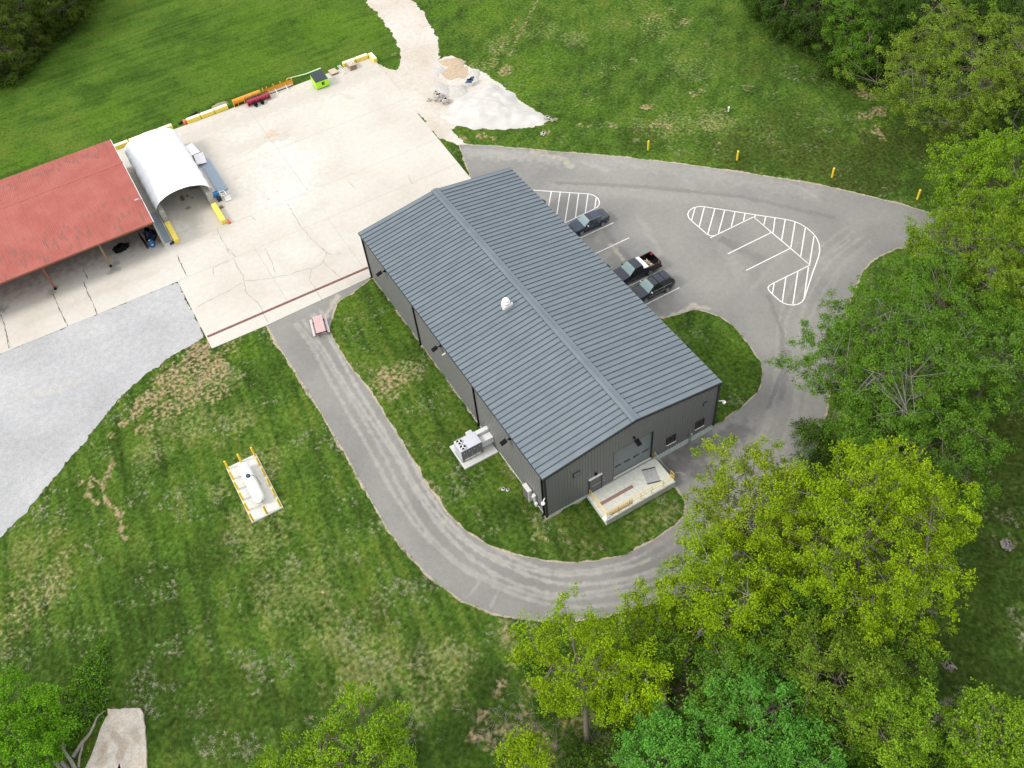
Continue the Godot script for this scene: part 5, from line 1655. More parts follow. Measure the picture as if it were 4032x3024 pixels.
func build_bay() -> void:
	# block walls of the covered bay
	for s in [[-25.36, "left"], [-19.65, "right"]]:
		var x: float = s[0]
		var near := "shed" if x < -22 else "metal sheets"
		for i in 2:
			block(Vector3(x, 0.06, -36.7 - i * 1.86), PI / 2, M.block_yellow, "yellow painted concrete block ending the tarp bay wall beside the " + near, "yellow blocks of the tarp bay wall beside the " + near)
		for i in 7:
			for k in 3:
				block(Vector3(x, 0.06 + k * 0.6, -40.9 - i * 1.86), PI / 2, M.block_grey, "bare grey concrete block in the tarp bay wall beside the " + near, "grey blocks of the tarp bay wall beside the " + near)
	for i in 3:
		for k in 3:
			block(Vector3(-24.4 + i * 1.86, 0.06 + k * 0.6, -53.6), 0, M.block_grey, "bare grey concrete block in the tarp bay's back wall", "grey blocks of the tarp bay back wall")
	var t := thing("arched_canopy", "white tarpaulin stretched over hoops above the concrete block bay", "canopy")
	var st := S()
	st.set_smooth_group(0)
	var nz := FastNoiseLite.new()
	nz.seed = 6
	nz.frequency = 0.5
	var rows := []
	var nL := 28
	var nA := 26
	for i in nL + 1:
		var z := -40.1 - 13.5 * i / nL
		var row := []
		for k in nA + 1:
			var a := PI * k / nA
			var sag := -0.09 * absf(sin(PI * i / nL * 7.0)) - 0.03 * nz.get_noise_2d(k * 1.5, i * 1.5)
			var x := -22.5 - (3.44 + sag) * cos(a)
			var y := 1.86 + (1.78 + sag) * pow(maxf(sin(a), 0.0), 0.9) + 0.05 * nz.get_noise_2d(x * 2.0, z * 2.0)
			if k == 0 or k == nA: y -= 0.18 + 0.14 * nz.get_noise_2d(z * 3.0, k)
			row.append(Vector3(x, y, z + (0.35 * (1.0 - sin(a)) if i == 0 else 0.0)))
		rows.append(row)
	for i in nL:
		for k in nA:
			for v in [rows[i][k], rows[i][k + 1], rows[i + 1][k + 1], rows[i][k], rows[i + 1][k + 1], rows[i + 1][k]]:
				st.add_vertex(v)
	st.generate_normals()
	M.tarp.cull_mode = BaseMaterial3D.CULL_DISABLED
	obj("tarpaulin", st, M.tarp, t)
	for i in 8:
		st = S()
		var hp := []
		var hr := []
		for k in 15:
			var a := PI * k / 14.0
			hp.append(Vector3(-22.5 - 3.34 * cos(a), 1.82 + 1.70 * pow(maxf(sin(a), 0.0), 0.9), -40.3 - i * 1.9))
			hr.append(0.03)
		tube(st, hp, hr, 6)
		obj("hoop", st, M.steel, t)
	# leftovers beside the bay: long channels on the left, sheets on the right
	for k in 4:
		var c := thing("metal_channel", "long blue-grey metal channel lying between the shed and the tarp bay", "channel", Vector3(-26.45 + k * 0.16, 0.1 + 0.05 * (k % 2), -39.6), 0.0, "metal channels between shed and bay")
		st = S()
		prism(st, [Vector3(-0.07, 0, -3.1), Vector3(-0.07, 0.1, -3.1), Vector3(-0.05, 0.1, -3.1), Vector3(-0.05, 0.02, -3.1), Vector3(0.05, 0.02, -3.1), Vector3(0.05, 0.1, -3.1), Vector3(0.07, 0.1, -3.1), Vector3(0.07, 0, -3.1)], Vector3(0, 0, 6.1))
		obj("channel", st, M.bluegrey, c)
	var wp := thing("white_pipe", "long white pipe lying beside the yellow end blocks of the bay", "pipe", Vector3(-25.78, 0.2, -39.4))
	st = S()
	tube(st, [Vector3(0, 0, -3), Vector3(0, 0, 2.9)], [0.05, 0.05], 10)
	obj("tube", st, M.white, wp)
	var rl := thing("rolled_fabric", "dark blue-grey rolled fabric at the end of the long metal channels", "roll", Vector3(-25.95, 0.16, -36.1), 0.5)
	st = S()
	tube(st, [Vector3(-0.25, 0, 0), Vector3(0, 0.04, 0.05), Vector3(0.25, 0, 0)], [0.13, 0.16, 0.12], 12)
	obj("roll", st, M.navy, rl)
	var g := func(x, y, h): return gp(720 + x / 7.54, 540 + y / 7.54, h)
	for k in 3:
		var ms := thing("metal_sheet", ["blue-grey ribbed metal sheet at the bottom of the stack beside the tarp bay", "blue-grey ribbed metal sheet in the middle of the stack beside the tarp bay", "blue-grey ribbed metal sheet on top of the stack beside the tarp bay"][k], "metal sheet", Vector3(-17.85, 0.08 + 0.05 * k, -45.5 + 0.15 * k), 0.0, "stacked metal sheets by the bay")
		st = S()
		for j in 5:
			box(st, Vector3(-0.5 + j * 0.25, 0.012, 0), Vector3(0.17, 0.012, 7.2))
			box(st, Vector3(-0.375 + j * 0.25, 0.03, 0), Vector3(0.09, 0.03, 7.2), Transform3D.IDENTITY, 0.01)
		obj("ribbed_sheet", st, M.bluegrey, ms)
	var fb := thing("foam_board", "clean white foam board lying against the canopy's far side", "board")
	slab4(fb, "panel", [g.call(80, 260, 0.8), g.call(270, 172, 0.5), g.call(510, 430, 0.5), g.call(240, 545, 0.8)], 0.08, M.white)
	fb = thing("insulation_sheet", "pinkish white insulation sheet lying across the stacked metal sheets", "board")
	slab4(fb, "panel", [g.call(310, 535, 0.6), g.call(590, 440, 0.35), g.call(715, 745, 0.35), g.call(420, 805, 0.6)], 0.08, M.pinkish)
	fb = thing("crate", "small bright blue plastic crate beside the tarp bay", "crate", Vector3(-18.75, 0.06, -41.25))
	st = S()
	for s in [-1.0, 1.0]:
		box(st, Vector3(s * 0.28, 0.3, 0), Vector3(0.03, 0.6, 0.5))
		box(st, Vector3(0, 0.3, s * 0.24), Vector3(0.53, 0.6, 0.03))
	box(st, Vector3(0, 0.45, 0), Vector3(0.5, 0.02, 0.44))
	obj("crate_body", st, mat(rgb(0.05, 0.28, 0.60), 0.5), fb)
	fb = thing("pump", "dark motor pump sitting between the blue crate and the canopy corner", "pump", Vector3(-18.6, 0.06, -40.4))
	st = S()
	cyl(st, Vector3(-0.1, 0.25, -0.3), Vector3(-0.1, 0.25, 0.3), 0.2)
	box(st, Vector3(-0.1, 0.1, 0), Vector3(0.5, 0.2, 0.7))
	box(st, Vector3(0.05, 0.45, 0.1), Vector3(0.2, 0.2, 0.2), Transform3D.IDENTITY, 0.03)
	obj("motor", st, M.trim, fb)
	fb = thing("window_frame", "white rectangular frame with a middle bar leaning beside the blue crate", "frame", Vector3(-18.0, 0.3, -41.0), 0.0)
	st = S()
	for s in [-1.0, 1.0]:
		box(st, Vector3(s * 0.3, 0, 0), Vector3(0.09, 0.06, 1.0), Transform3D(Basis(Vector3(0, 0, 1), -0.2), Vector3.ZERO))
		box(st, Vector3(0, 0, s * 0.46), Vector3(0.68, 0.05, 0.09), Transform3D(Basis(Vector3(0, 0, 1), -0.2), Vector3.ZERO))
	box(st, Vector3(0, 0, 0.05), Vector3(0.6, 0.05, 0.06), Transform3D(Basis(Vector3(0, 0, 1), -0.2), Vector3.ZERO))
	obj("frame", st, M.white, fb)
	fb = thing("grey_panel", "plain light grey panel lying on concrete below the white frame", "panel", Vector3(-17.75, 0.07, -40.0), -0.1)
	st = S()
	box(st, Vector3(0, 0.05, 0), Vector3(0.75, 0.08, 1.0), Transform3D.IDENTITY, 0.01)
	obj("panel", st, M.offwhite, fb)
	traffic_cone(gt(903, 878, 0.06), "orange traffic cone beside the yellow end block of the bay")
	fb = thing("grate_box", "small dark brown slatted box on the concrete beside the bay wall", "box", gt(873, 817, 0.06))
	st = S()
	for k in 4:
		box(st, Vector3(-0.15 + k * 0.1, 0.12, 0), Vector3(0.06, 0.24, 0.4))
	box(st, Vector3(0, 0.05, 0), Vector3(0.4, 0.08, 0.38))
	obj("slats", st, M.wood_dark, fb)

func slab4(parent: Node, called: String, p: Array, th: float, m: Material) -> void:
	var st := S()
	prism(st, p, Vector3(0, -th, 0))
	obj(called, st, m, parent)

func traffic_cone(at: Vector3, label: String) -> void:
	var t := thing("traffic_cone", label, "traffic cone", at)
	var st := S()
	lathe(st, Vector3.ZERO, [[0.17, 0.03], [0.13, 0.12], [0.035, 0.7], [0.0, 0.71]], 16)
	obj("cone", st, M.cone, t)
	st = S()
	box(st, Vector3(0, 0.015, 0), Vector3(0.38, 0.03, 0.38), Transform3D.IDENTITY, 0.01)
	obj("base", st, M.black, t)

func plow(called: String, label: String, at: Vector3, yaw: float, w: float, m: Material, h := 0.95) -> Node3D:
	var t := thing(called, label, "snow plow", at, yaw)
	var st := S()
	var prof := []
	for k in 9:
		var a := lerpf(-0.7, 0.75, k / 8.0)
		prof.append(Vector2(-0.55 + 0.75 * cos(a) - 0.2, 0.5 * h + 0.62 * h * sin(a)))
	for k in 8:
		var a: Vector2 = prof[k]
		var b: Vector2 = prof[k + 1]
		qd(st, Vector3(-w / 2, a.y, -a.x), Vector3(w / 2, a.y, -a.x), Vector3(w / 2, b.y, -b.x), Vector3(-w / 2, b.y, -b.x), Vector3(0, 0.4, 1))
		qd(st, Vector3(-w / 2, a.y, -a.x - 0.05), Vector3(w / 2, a.y, -a.x - 0.05), Vector3(w / 2, b.y, -b.x - 0.05), Vector3(-w / 2, b.y, -b.x - 0.05), Vector3(0, -0.4, -1))
	obj("moldboard", st, m, t)
	for s in [-1.0, 1.0]:
		st = S()
		var pts := []
		for p in prof: pts.append(Vector3(s * w / 2, p.y, -p.x))
		pts.append(Vector3(s * w / 2, h * 0.95, -0.35))
		pts.append(Vector3(s * w / 2, 0.05, -0.35))
		prism(st, pts, Vector3(s * 0.04, 0, 0))
		obj("end_plate", st, m, t)
	st = S()
	box(st, Vector3(0, 0.09, 0.10), Vector3(w, 0.16, 0.04))
	obj("cutting_edge", st, M.trim, t)
	for k in 4:
		st = S()
		box(st, Vector3(-w * 0.36 + k * w * 0.24, h * 0.5, -0.22), Vector3(0.06, h * 0.8, 0.3))
		obj("rib", st, m, t)
	return t

func pallet_proto(label: String) -> Node3D:
	var t := thing("pallet", label, "pallet", Vector3.ZERO, 0, "wooden pallets by the yard edge")
	for k in 7:
		var st := S()
		box(st, Vector3(0, 0.13, -0.54 + k * 0.18), Vector3(1.0, 0.02, 0.12), Transform3D.IDENTITY)
		obj("deck_board", st, M.wood_pale, t)
	for k in 3:
		var st := S()
		box(st, Vector3(-0.45 + k * 0.45, 0.07, 0), Vector3(0.06, 0.1, 1.2))
		obj("stringer", st, M.wood_dark, t)
		st = S()
		box(st, Vector3(0, 0.01, -0.5 + k * 0.5), Vector3(1.0, 0.02, 0.12))
		obj("bottom_board", st, M.wood_dark, t)
	return t

func build_yard_edge() -> void:
	for i in 4:
		block(Vector3(-25.72 + i * 1.95, 0.0, -58.25), 0.0, M.block_yellow, "yellow concrete block in the row running behind the white canopy", "yellow blocks behind the canopy", M.block_pale)
	for i in 3:
		block(Vector3(-16.1 + i * 1.9, 0.0, -58.1), 0.0, M.block_yellow, ["faded yellow concrete block beside the black pipe", "yellow concrete block with whitened top in the middle of its short row", "yellow concrete block beside the orange plow"][i], "yellow blocks by the black pipe", M.white if i == 1 else M.block_pale)
	for i in 2:
		block(Vector3(6.2 + i * 1.9, 0.0, -57.75), 0.0, M.block_yellow, ["yellow concrete block behind the taller pallet stack", "yellow concrete block meeting the corner block at the yard edge"][i], "yellow blocks at the yard corner", M.block_pale)
	block(Vector3(9.4, 0.0, -56.85), PI / 2, M.block_yellow, "pale yellow concrete block turned sideways at the yard corner", "yellow blocks at the yard corner", M.block_pale)
	var t := plow("orange_plow", "plain orange snow plow blade standing behind the dark red plow", Vector3(-8.65, 0.05, -57.9), PI, 3.8, M.orange, 1.0)
	t = plow("orange_plow", "long orange snow plow blade with grey scraper and two white legs", Vector3(-4.2, 0.05, -57.85), 0.0, 4.1, M.orange, 1.05)
	var st := S()
	for x in [-0.55, 0.95]:
		tube(st, [Vector3(x, 0.5, 0.2), Vector3(x + 0.05, 0.3, 0.55), Vector3(x + 0.1, 0.03, 0.85)], [0.05, 0.05, 0.05], 8)
	obj("stand_leg", st, M.white, t)
	st = S()
	box(st, Vector3(0.1, 0.25, 0.22), Vector3(3.2, 0.22, 0.05))
	obj("scraper", st, M.galv, t)
	t = plow("red_plow", "dark red snow plow with black rubber top flap and black mounts", Vector3(-7.45, 0.05, -56.75), PI, 3.1, M.magenta, 0.85)
	st = S()
	box(st, Vector3(0, 0.92, 0.22), Vector3(3.1, 0.05, 0.5), Transform3D(Basis(Vector3.RIGHT, 0.3), Vector3.ZERO))
	obj("rubber_flap", st, M.trim, t)
	for x in [-0.25, 0.65]:
		st = S()
		box(st, Vector3(x, 0.3, -0.55), Vector3(0.45, 0.4, 0.5), Transform3D.IDENTITY, 0.05)
		cyl(st, Vector3(x - 0.1, 0.18, -0.8), Vector3(x + 0.1, 0.18, -0.8), 0.16)
		obj("mount", st, M.black, t)
	# lime dumpster
	t = thing("dumpster", "lime green dumpster with a dark ribbed lid and a small black sign", "dumpster", Vector3(0.95, 0.06, -55.5))
	st = S()
	prism(st, [Vector3(-0.88, 0.12, 0.95), Vector3(-0.88, 1.12, 1.0), Vector3(-0.88, 1.42, -0.9), Vector3(-0.88, 0.12, -0.8)], Vector3(1.76, 0, 0))
	obj("bin", st, M.lime, t)
	st = S()
	box(st, Vector3(0, 0.06, 0.1), Vector3(1.7, 0.12, 1.5))
	obj("base", st, M.trim, t)
	var lt := Transform3D(Basis(Vector3.RIGHT, 0.157), Vector3(0, 1.3, 0.05))
	st = S()
	box(st, Vector3(0, 0.02, 0), Vector3(1.82, 0.04, 1.96), lt, 0.015)
	var lid := obj("lid", st, M.lid, t)
	for k in 12:
		st = S()
		box(st, Vector3(-0.78 + k * 0.142, 0.06, 0.05), Vector3(0.05, 0.04, 1.7), lt)
		obj("lid_rib", st, M.lid, lid)
	for s in [-1.0, 1.0]:
		st = S()
		box(st, Vector3(s * 0.93, 0.75, 0.45), Vector3(0.1, 0.16, 1.0), Transform3D.IDENTITY, 0.02)
		box(st, Vector3(s * 0.93, 0.75, 0.92), Vector3(0.12, 0.2, 0.1))
		obj("fork_sleeve", st, M.lime, t)
		st = S()
		box(st, Vector3(s * 0.5, 1.42, -0.8), Vector3(0.3, 0.05, 0.1))
		obj("hinge", st, M.lime, t)
	st = S()
	box(st, Vector3(0.1, 0.72, 1.0), Vector3(0.36, 0.42, 0.03), Transform3D.IDENTITY, 0.01)
	var sg := obj("sign", st, M.black, t)
	st = S()
	tube(st, [Vector3(0.02, 0.62, 1.02), Vector3(0.18, 0.64, 1.02), Vector3(0.03, 0.8, 1.02), Vector3(0.18, 0.84, 1.02)], [0.018, 0.018, 0.018, 0.018], 5)
	obj("sign_mark", st, M.lime, sg)
	# pallets, rack, pole, pipe
	var pp := pallet_proto("wooden pallet at the bottom of the low stack near the dumpster")
	pp.position = Vector3(3.5, 0.06, -57.1)
	copy(pp, Vector3(3.53, 0.205, -57.08), 0.03, "pale wooden pallet on top of the low stack near the dumpster")
	for k in 5:
		copy(pp, Vector3(6.12 + 0.03 * (k % 2), 0.06 + 0.145 * k, -56.65), 0.05 * ((k * 7) % 3 - 1), "wooden pallet on top of the taller stack by the yellow blocks" if k == 4 else "wooden pallet within the taller stack by the yellow blocks")
	t = thing("loose_board", "pale broken board lying askew on the taller pallet stack", "board", Vector3(6.25, 0.82, -56.6), 0.8)
	st = S()
	box(st, Vector3(0, 0.015, 0), Vector3(0.9, 0.025, 0.12))
	box(st, Vector3(0.1, 0.03, 0.2), Vector3(0.7, 0.025, 0.1), Transform3D(Basis(Vector3.UP, 0.5), Vector3.ZERO))
	obj("boards", st, M.wood_pale, t)
	t = thing("metal_rack", "white ladder-like metal rack lying flat between the two pallet stacks", "rack", Vector3(4.82, 0.08, -57.05))
	for s in [-1.0, 0.0, 1.0]:
		st = S()
		box(st, Vector3(s * 0.2, 0.05, 0), Vector3(0.05, 0.08, 2.3))
		obj("rail", st, M.offwhite, t)
	for k in 7:
		st = S()
		box(st, Vector3(0, 0.05, -1.1 + k * 0.367), Vector3(0.45, 0.06, 0.06))
		obj("rung", st, M.white, t)
	var a := gt(1180, 306)
	var b := gt(1264, 274)
	t = thing("steel_pole", "long pale green pole lying on the grass behind the dumpster", "pole")
	st = S()
	tube(st, [a + Vector3(-1.6, 0.15, -0.6), a.lerp(b, 0.3) + Vector3(0, 0.18, 0), b + Vector3(0, 0.2, 0)], [0.05, 0.09, 0.11], 10)
	obj("shaft", st, mat(rgb(0.52, 0.66, 0.46), 0.6), t)
	a = gt(705, 492)
	b = gt(776, 444)
	t = thing("black_pipe", "fat black corrugated pipe lying on the grass at the yard edge", "pipe")
	st = S()
	var pts := []
	var rad := []
	for k in 25:
		pts.append(a.lerp(b, k / 24.0) + Vector3(0, 0.16, 0))
		rad.append(0.16 if k % 2 else 0.145)
	tube(st, pts, rad, 12)
	obj("tube", st, M.rubber, t)
	t = thing("orange_drum", "small orange drum standing beside the faded yellow block and black pipe", "drum", gt(731, 487))
	st = S()
	lathe(st, Vector3.ZERO, [[0.22, 0.0], [0.24, 0.03], [0.24, 0.5], [0.2, 0.56], [0.0, 0.57]], 18)
	obj("drum", st, mat(rgb(0.75, 0.16, 0.08), 0.6), t)
	# brown brush heap behind the blocks
	var hp := obj("brush_heap", mound(rough(crop_pts([1080, 620, 1160, 470, 1400, 350, 1600, 320, 1720, 340, 1700, 450, 1500, 520, 1200, 620], 700, 360, 8.508), 0.4, 0.1, 4), 0.6, 0.5, 12, 0.25), M.wood_dark)
	hp.material_override = tri_mat(rgb(0.16, 0.14, 0.08), rgb(0.36, 0.32, 0.2), 1.2, 57)
	tag(hp, "low brown heap of cuttings behind the yellow block beside the orange plow", "heap")

func build_piles() -> void:
	var pt := func(a): return crop_pts(a, 1600, 180, 3.687)
	var big: PackedVector2Array = pt.call([1000, 620, 1230, 540, 1420, 640, 1560, 690, 1650, 800, 1850, 920, 2000, 1020, 2050, 1090, 1930, 1190, 1600, 1205, 1200, 1215, 900, 1200, 640, 1150, 480, 1010, 640, 880, 700, 790, 860, 690])
	tag(obj("gravel_heap", mound(rough(big, 0.6, 0.3, 21), 0.45, 1.6, 22, 0.3, (pt.call([1150, 640]) as PackedVector2Array)[0]), M.sand), "large spread heap of white crushed stone beside the dusty track", "gravel heap")
	var k := 0
	for a in [[520, 650, 190, 120, 1.1, "greypile", "grey gravel heap nearest the dusty track", "gravel heap"], [760, 650, 150, 110, 1.0, "greypile", "grey gravel heap between the boulders and the blue tarp scrap", "gravel heap"], [1010, 430, 125, 85, 0.9, "greypile", "small pale grey gravel heap behind the blue tarp scrap", "gravel heap"], [700, 260, 200, 80, 0.6, "tanpile", "low tan earth bank behind the gravel heaps", "earth bank"], [450, 380, 110, 80, 0.5, "greypile", "low dusty gravel spill at the track's edge", "gravel heap"]]:
		var e := []
		for j in 18:
			var t := TAU * j / 18.0
			e.append(a[0] + a[2] * cos(t))
			e.append(a[1] + a[3] * sin(t))
		var m := mound(rough(pt.call(e), 0.5, 0.6, 30 + k, 0.5), 0.5, a[4] * 0.6, 40 + k, 0.3)
		tag(obj("gravel_heap" if a[7] == "gravel heap" else "earth_bank", m, M[a[5]]), a[6], a[7])
		k += 1
	var fl: PackedVector2Array = pt.call([500, 400, 600, 330, 760, 345, 890, 300, 905, 420, 830, 490, 760, 470, 640, 510, 560, 470])
	struct("bare_earth", sheet(rough(fl, 0.4, 0.15, 33), 0.04, Rect2(0, -100, 60, 60), 1.0), M.tanpile)
	for b in [[470, 775, 0.75, 0.5, 0.6], [575, 830, 0.55, 0.45, 0.5], [430, 690, 0.3, 0.2, 0.3], [330, 800, 0.25, 0.18, 0.3], [2050, 1060, 0.4, 0.25, 0.35], [1990, 1290, 0.35, 0.2, 0.3], [2120, 1090, 0.3, 0.2, 0.25]]:
		var p := gt(1600 + b[0] / 3.687, 180 + b[1] / 3.687)
		var r := obj("boulder", rock(80 + k, Vector3(b[2], b[3], b[4]), 0.3, 8), M.rock)
		r.position = p + Vector3(0, b[3] * 0.6, 0)
		r.rotation.y = k * 1.3
		tag(r, ["broad pale boulder between the track and the gravel heaps", "rounded pale boulder at the foot of the white stone heap", "small pale boulder by the grey gravel heap", "small pale boulder at the yard's dusty edge", "pale boulder at the white stone heap's tip", "pale boulder in the grass below the white stone heap's tip", "small pale boulder in the grass past the white stone heap's tip"][k - 5], "boulder")
		k += 1
	var tp := obj("tarp_scrap", rock(95, Vector3(0.75, 0.18, 0.35), 0.5, 7), M.navy)
	tp.material_override = mat(rgb(0.03, 0.07, 0.16), 0.6)
	tp.position = gt(1600 + 935.0 / 3.687, 180 + 570.0 / 3.687) + Vector3(0, 0.75, 0)
	tp.rotation.y = 0.4
	tag(tp, "crumpled dark blue tarp scrap on the white stone heap's edge", "tarp")

# ------------------------------------------------------------------ vegetation
var clump_meshes: Array = []
var leaf_total := 0

func make_clumps() -> void:
	var rn := RandomNumberGenerator.new()
	rn.seed = 99
	for v in 3:
		var st := S()
		for i in 13:
			var d := Vector3(rn.randfn(), rn.randfn() * 0.8, rn.randfn()).normalized()
			var c := d * rn.randf_range(0.15, 1.0)
			var ax := (d + Vector3(rn.randfn(), rn.randfn(), rn.randfn()) * 0.6).normalized()
			var n := (Vector3.UP * 0.7 + Vector3(rn.randfn(), rn.randfn(), rn.randfn()) * 0.7).normalized()
			var sd := ax.cross(n).normalized()
			n = sd.cross(ax).normalized()
			if n.y < 0: n = -n
			var l := rn.randf_range(0.42, 0.70)
			var w := l * 0.36
			var p0 := c
			var p1 := c + ax * l * 0.5 + sd * w + n * 0.06
			var p2 := c + ax * l - n * 0.05
			var p3 := c + ax * l * 0.5 - sd * w + n * 0.06
			face(st, [p0, p1, p2], n)
			face(st, [p0, p2, p3], n)
		clump_meshes.append(st.commit())

func crown_mesh(pts: Array, cols: Array, sizes: Array, variant: int, seed_: int) -> MultiMesh:
	var rn := RandomNumberGenerator.new()
	rn.seed = seed_
	var mm := MultiMesh.new()
	mm.transform_format = MultiMesh.TRANSFORM_3D
	mm.use_colors = true
	mm.mesh = clump_meshes[variant % 3]
	mm.instance_count = pts.size()
	for i in pts.size():
		var b := Basis(Vector3.UP, rn.randf() * TAU) * Basis(Vector3.RIGHT, rn.randf_range(-0.5, 0.5))
		mm.set_instance_transform(i, Transform3D(b.scaled(Vector3.ONE * sizes[i]), pts[i]))
		mm.set_instance_color(i, cols[i])
	leaf_total += pts.size()
	return mm

# spec: picture x, y of the crown's middle, radius in picture pixels, height of the crown's middle, squash, palette, density, openness
func tree(called: String, label: String, px: float, py: float, rpx: float, hc: float, sq: float, pal: Array, dens: float, open: float, seed_: int, group := "", lean := Vector2.ZERO, bark: Material = null, foot := Vector2.ZERO) -> void:
	var rn := RandomNumberGenerator.new()
	rn.seed = seed_
	var r := rpx * 1.12 * SC * 95.0 / FOC
	hc = minf(hc, r * sq * 0.95 + 1.6)
	var c := gp(px * SC, py * SC, hc)
	r = rpx * 1.12 * SC * c.distance_to(CAM) / FOC
	var base := Vector3(c.x - lean.x, 0, c.z - lean.y)
	if foot != Vector2.ZERO: base = q(foot.x, foot.y)
	base.y = hgt(base.x, base.z) - 0.1
	var rad_n := FastNoiseLite.new()
	rad_n.seed = seed_
	rad_n.frequency = 1.0
	var t := thing(called, label, "tree", base, 0, group)
	var cc := c - base
	var ry := r * sq
	if bark == null: bark = M.bark
	# trunk and limbs
	var st := S()
	var top := cc + Vector3(0, ry * 0.55, 0)
	var r0 := 0.06 + 0.012 * (cc.y + ry)
	var tp := []
	var trd := []
	for i in 7:
		var f := i / 6.0
		tp.append(Vector3(top.x * f * f + 0.15 * sin(f * 5.0 + seed_), top.y * f, top.z * f * f + 0.15 * cos(f * 4.0 + seed_)))
		trd.append(r0 * (1.15 - f) + 0.03)
	tube(st, tp, trd, 9)
	var knots := []
	var nl := 10 + int(r * 1.5)
	for i in nl:
		var f := rn.randf_range(0.3, 0.95)
		var k := int(f * 6.0)
		var o: Vector3 = tp[k].lerp(tp[mini(k + 1, 6)], f * 6.0 - k)
		var az := TAU * i / nl * 2.4 + rn.randf() * 0.7
		var el := rn.randf_range(-0.45, 1.1)
		var dir := Vector3(cos(az) * cos(el), sin(el), sin(az) * cos(el))
		var rf := 1.0 + 0.6 * rad_n.get_noise_3d(dir.x * 1.1, dir.y * 1.1, dir.z * 1.1)
		var e := cc + dir * Vector3(r, ry, r) * rn.randf_range(0.6, 0.9) * rf
		var m := o.lerp(e, 0.5) + Vector3(0, -0.05 * r, 0) + Vector3(rn.randfn(), rn.randfn(), rn.randfn()) * 0.2
		var rr := r0 * rn.randf_range(0.22, 0.38)
		tube(st, [o, o.lerp(m, 0.5) + Vector3(0, 0.05 * r, 0), m, e], [rr, rr * 0.75, rr * 0.5, 0.02], 6, false)
		for k2 in 5: knots.append(m.lerp(e, k2 / 4.0))
	# leaf sprays: flat bunches of small leaves at the ends of twigs
	var pts := []
	var cols := []
	var szs := []
	var ns := int(dens * 8.0 * r * (r + ry))
	for i in ns:
		var dir := Vector3(rn.randfn(), rn.randfn() * 0.9 + 0.25, rn.randfn()).normalized()
		var rf := 1.0 + 0.6 * rad_n.get_noise_3d(dir.x * 1.1, dir.y * 1.1, dir.z * 1.1)
		rf *= 1.0 + 0.22 * rad_n.get_noise_3d(dir.x * 3.5 + 9.0, dir.y * 3.5, dir.z * 3.5)
		var p := cc + dir * Vector3(r, ry, r) * rf * (1.0 - 0.5 * pow(rn.randf(), 1.6))
		if p.y < 0.4: continue
		var near: Vector3 = knots[rn.randi() % knots.size()]
		for j in 8:
			var kk: Vector3 = knots[rn.randi() % knots.size()]
			if kk.distance_squared_to(p) < near.distance_squared_to(p): near = kk
		# open crowns carry their leaves only near the limbs
		if open > 0.5 and near.distance_to(p) > lerpf(2.6, 1.1, (open - 0.5) * 2.0) * r * 0.28: continue
		if i % 2 == 0: tube(st, [near, near.lerp(p, 0.6) + Vector3(0, 0.08, 0), p], [0.03, 0.02, 0.01], 4, false)
		var cl: Color = (pal[0] as Color).lerp(pal[1], rn.randf_range(0.25, 0.9))
		var w := rn.randf_range(0.30, 0.55)
		var nleaf := int(rn.randf_range(9, 17))
		for j in nleaf:
			pts.append(p + Vector3(rn.randfn() * w * 0.62, rn.randfn() * w * 0.30, rn.randfn() * w * 0.62))
			cols.append(cl * rn.randf_range(0.86, 1.14))
			szs.append(rn.randf_range(0.15, 0.28))
	obj("trunk", st, bark, t)
	var cr := MultiMeshInstance3D.new()
	cr.multimesh = crown_mesh(pts, cols, szs, seed_, seed_ + 5)
	cr.material_override = M.leaf
	cr.name = "crown"
	cr.set_meta("kind", "stuff")
	t.add_child(cr, true)

func bush(called: String, label: String, px: float, py: float, rpx: float, h: float, pal: Array, seed_: int, group := "", dens := 1.0) -> void:
	var rn := RandomNumberGenerator.new()
	rn.seed = seed_
	var c := gp(px * SC, py * SC, h * 0.5)
	var r := rpx * SC * c.distance_to(CAM) / FOC
	var base := Vector3(c.x, hgt(c.x, c.z), c.z)
	var t := thing(called, label, "bush", base, 0, group)
	var st := S()
	var tips := []
	for i in 9:
		var az := TAU * i / 9.0 + rn.randf() * 0.5
		var e := Vector3(cos(az) * r * rn.randf_range(0.2, 0.85), h * rn.randf_range(0.3, 0.95), sin(az) * r * rn.randf_range(0.2, 0.85))
		tube(st, [Vector3(0, -0.1, 0), e * 0.5 + Vector3(0, 0.1, 0), e], [0.05, 0.035, 0.012], 5, false)
		tips.append(e)
		tips.append(Vector3(e.x * 1.05, e.y * 0.55, e.z * 1.05))
	obj("stem", st, M.bark, t)
	var pts := []
	var cols := []
	var szs := []
	for i in int(dens * 70.0 * r * maxf(r, h)):
		var k := rn.randi() % tips.size()
		var p: Vector3 = tips[k] + Vector3(rn.randfn() * r * 0.25, rn.randfn() * h * 0.16, rn.randfn() * r * 0.25)
		p.y = maxf(p.y, 0.08)
		pts.append(p)
		cols.append((pal[0] as Color).lerp(pal[1], clampf(0.3 + 0.25 * (k % 3) + rn.randf_range(-0.3, 0.3), 0, 1)) * rn.randf_range(0.8, 1.2))
		szs.append(rn.randf_range(0.18, 0.30))
	var cr := MultiMeshInstance3D.new()
	cr.multimesh = crown_mesh(pts, cols, szs, seed_, seed_ + 5)
	cr.material_override = M.leaf
	cr.name = "foliage"
	cr.set_meta("kind", "stuff")
	t.add_child(cr, true)

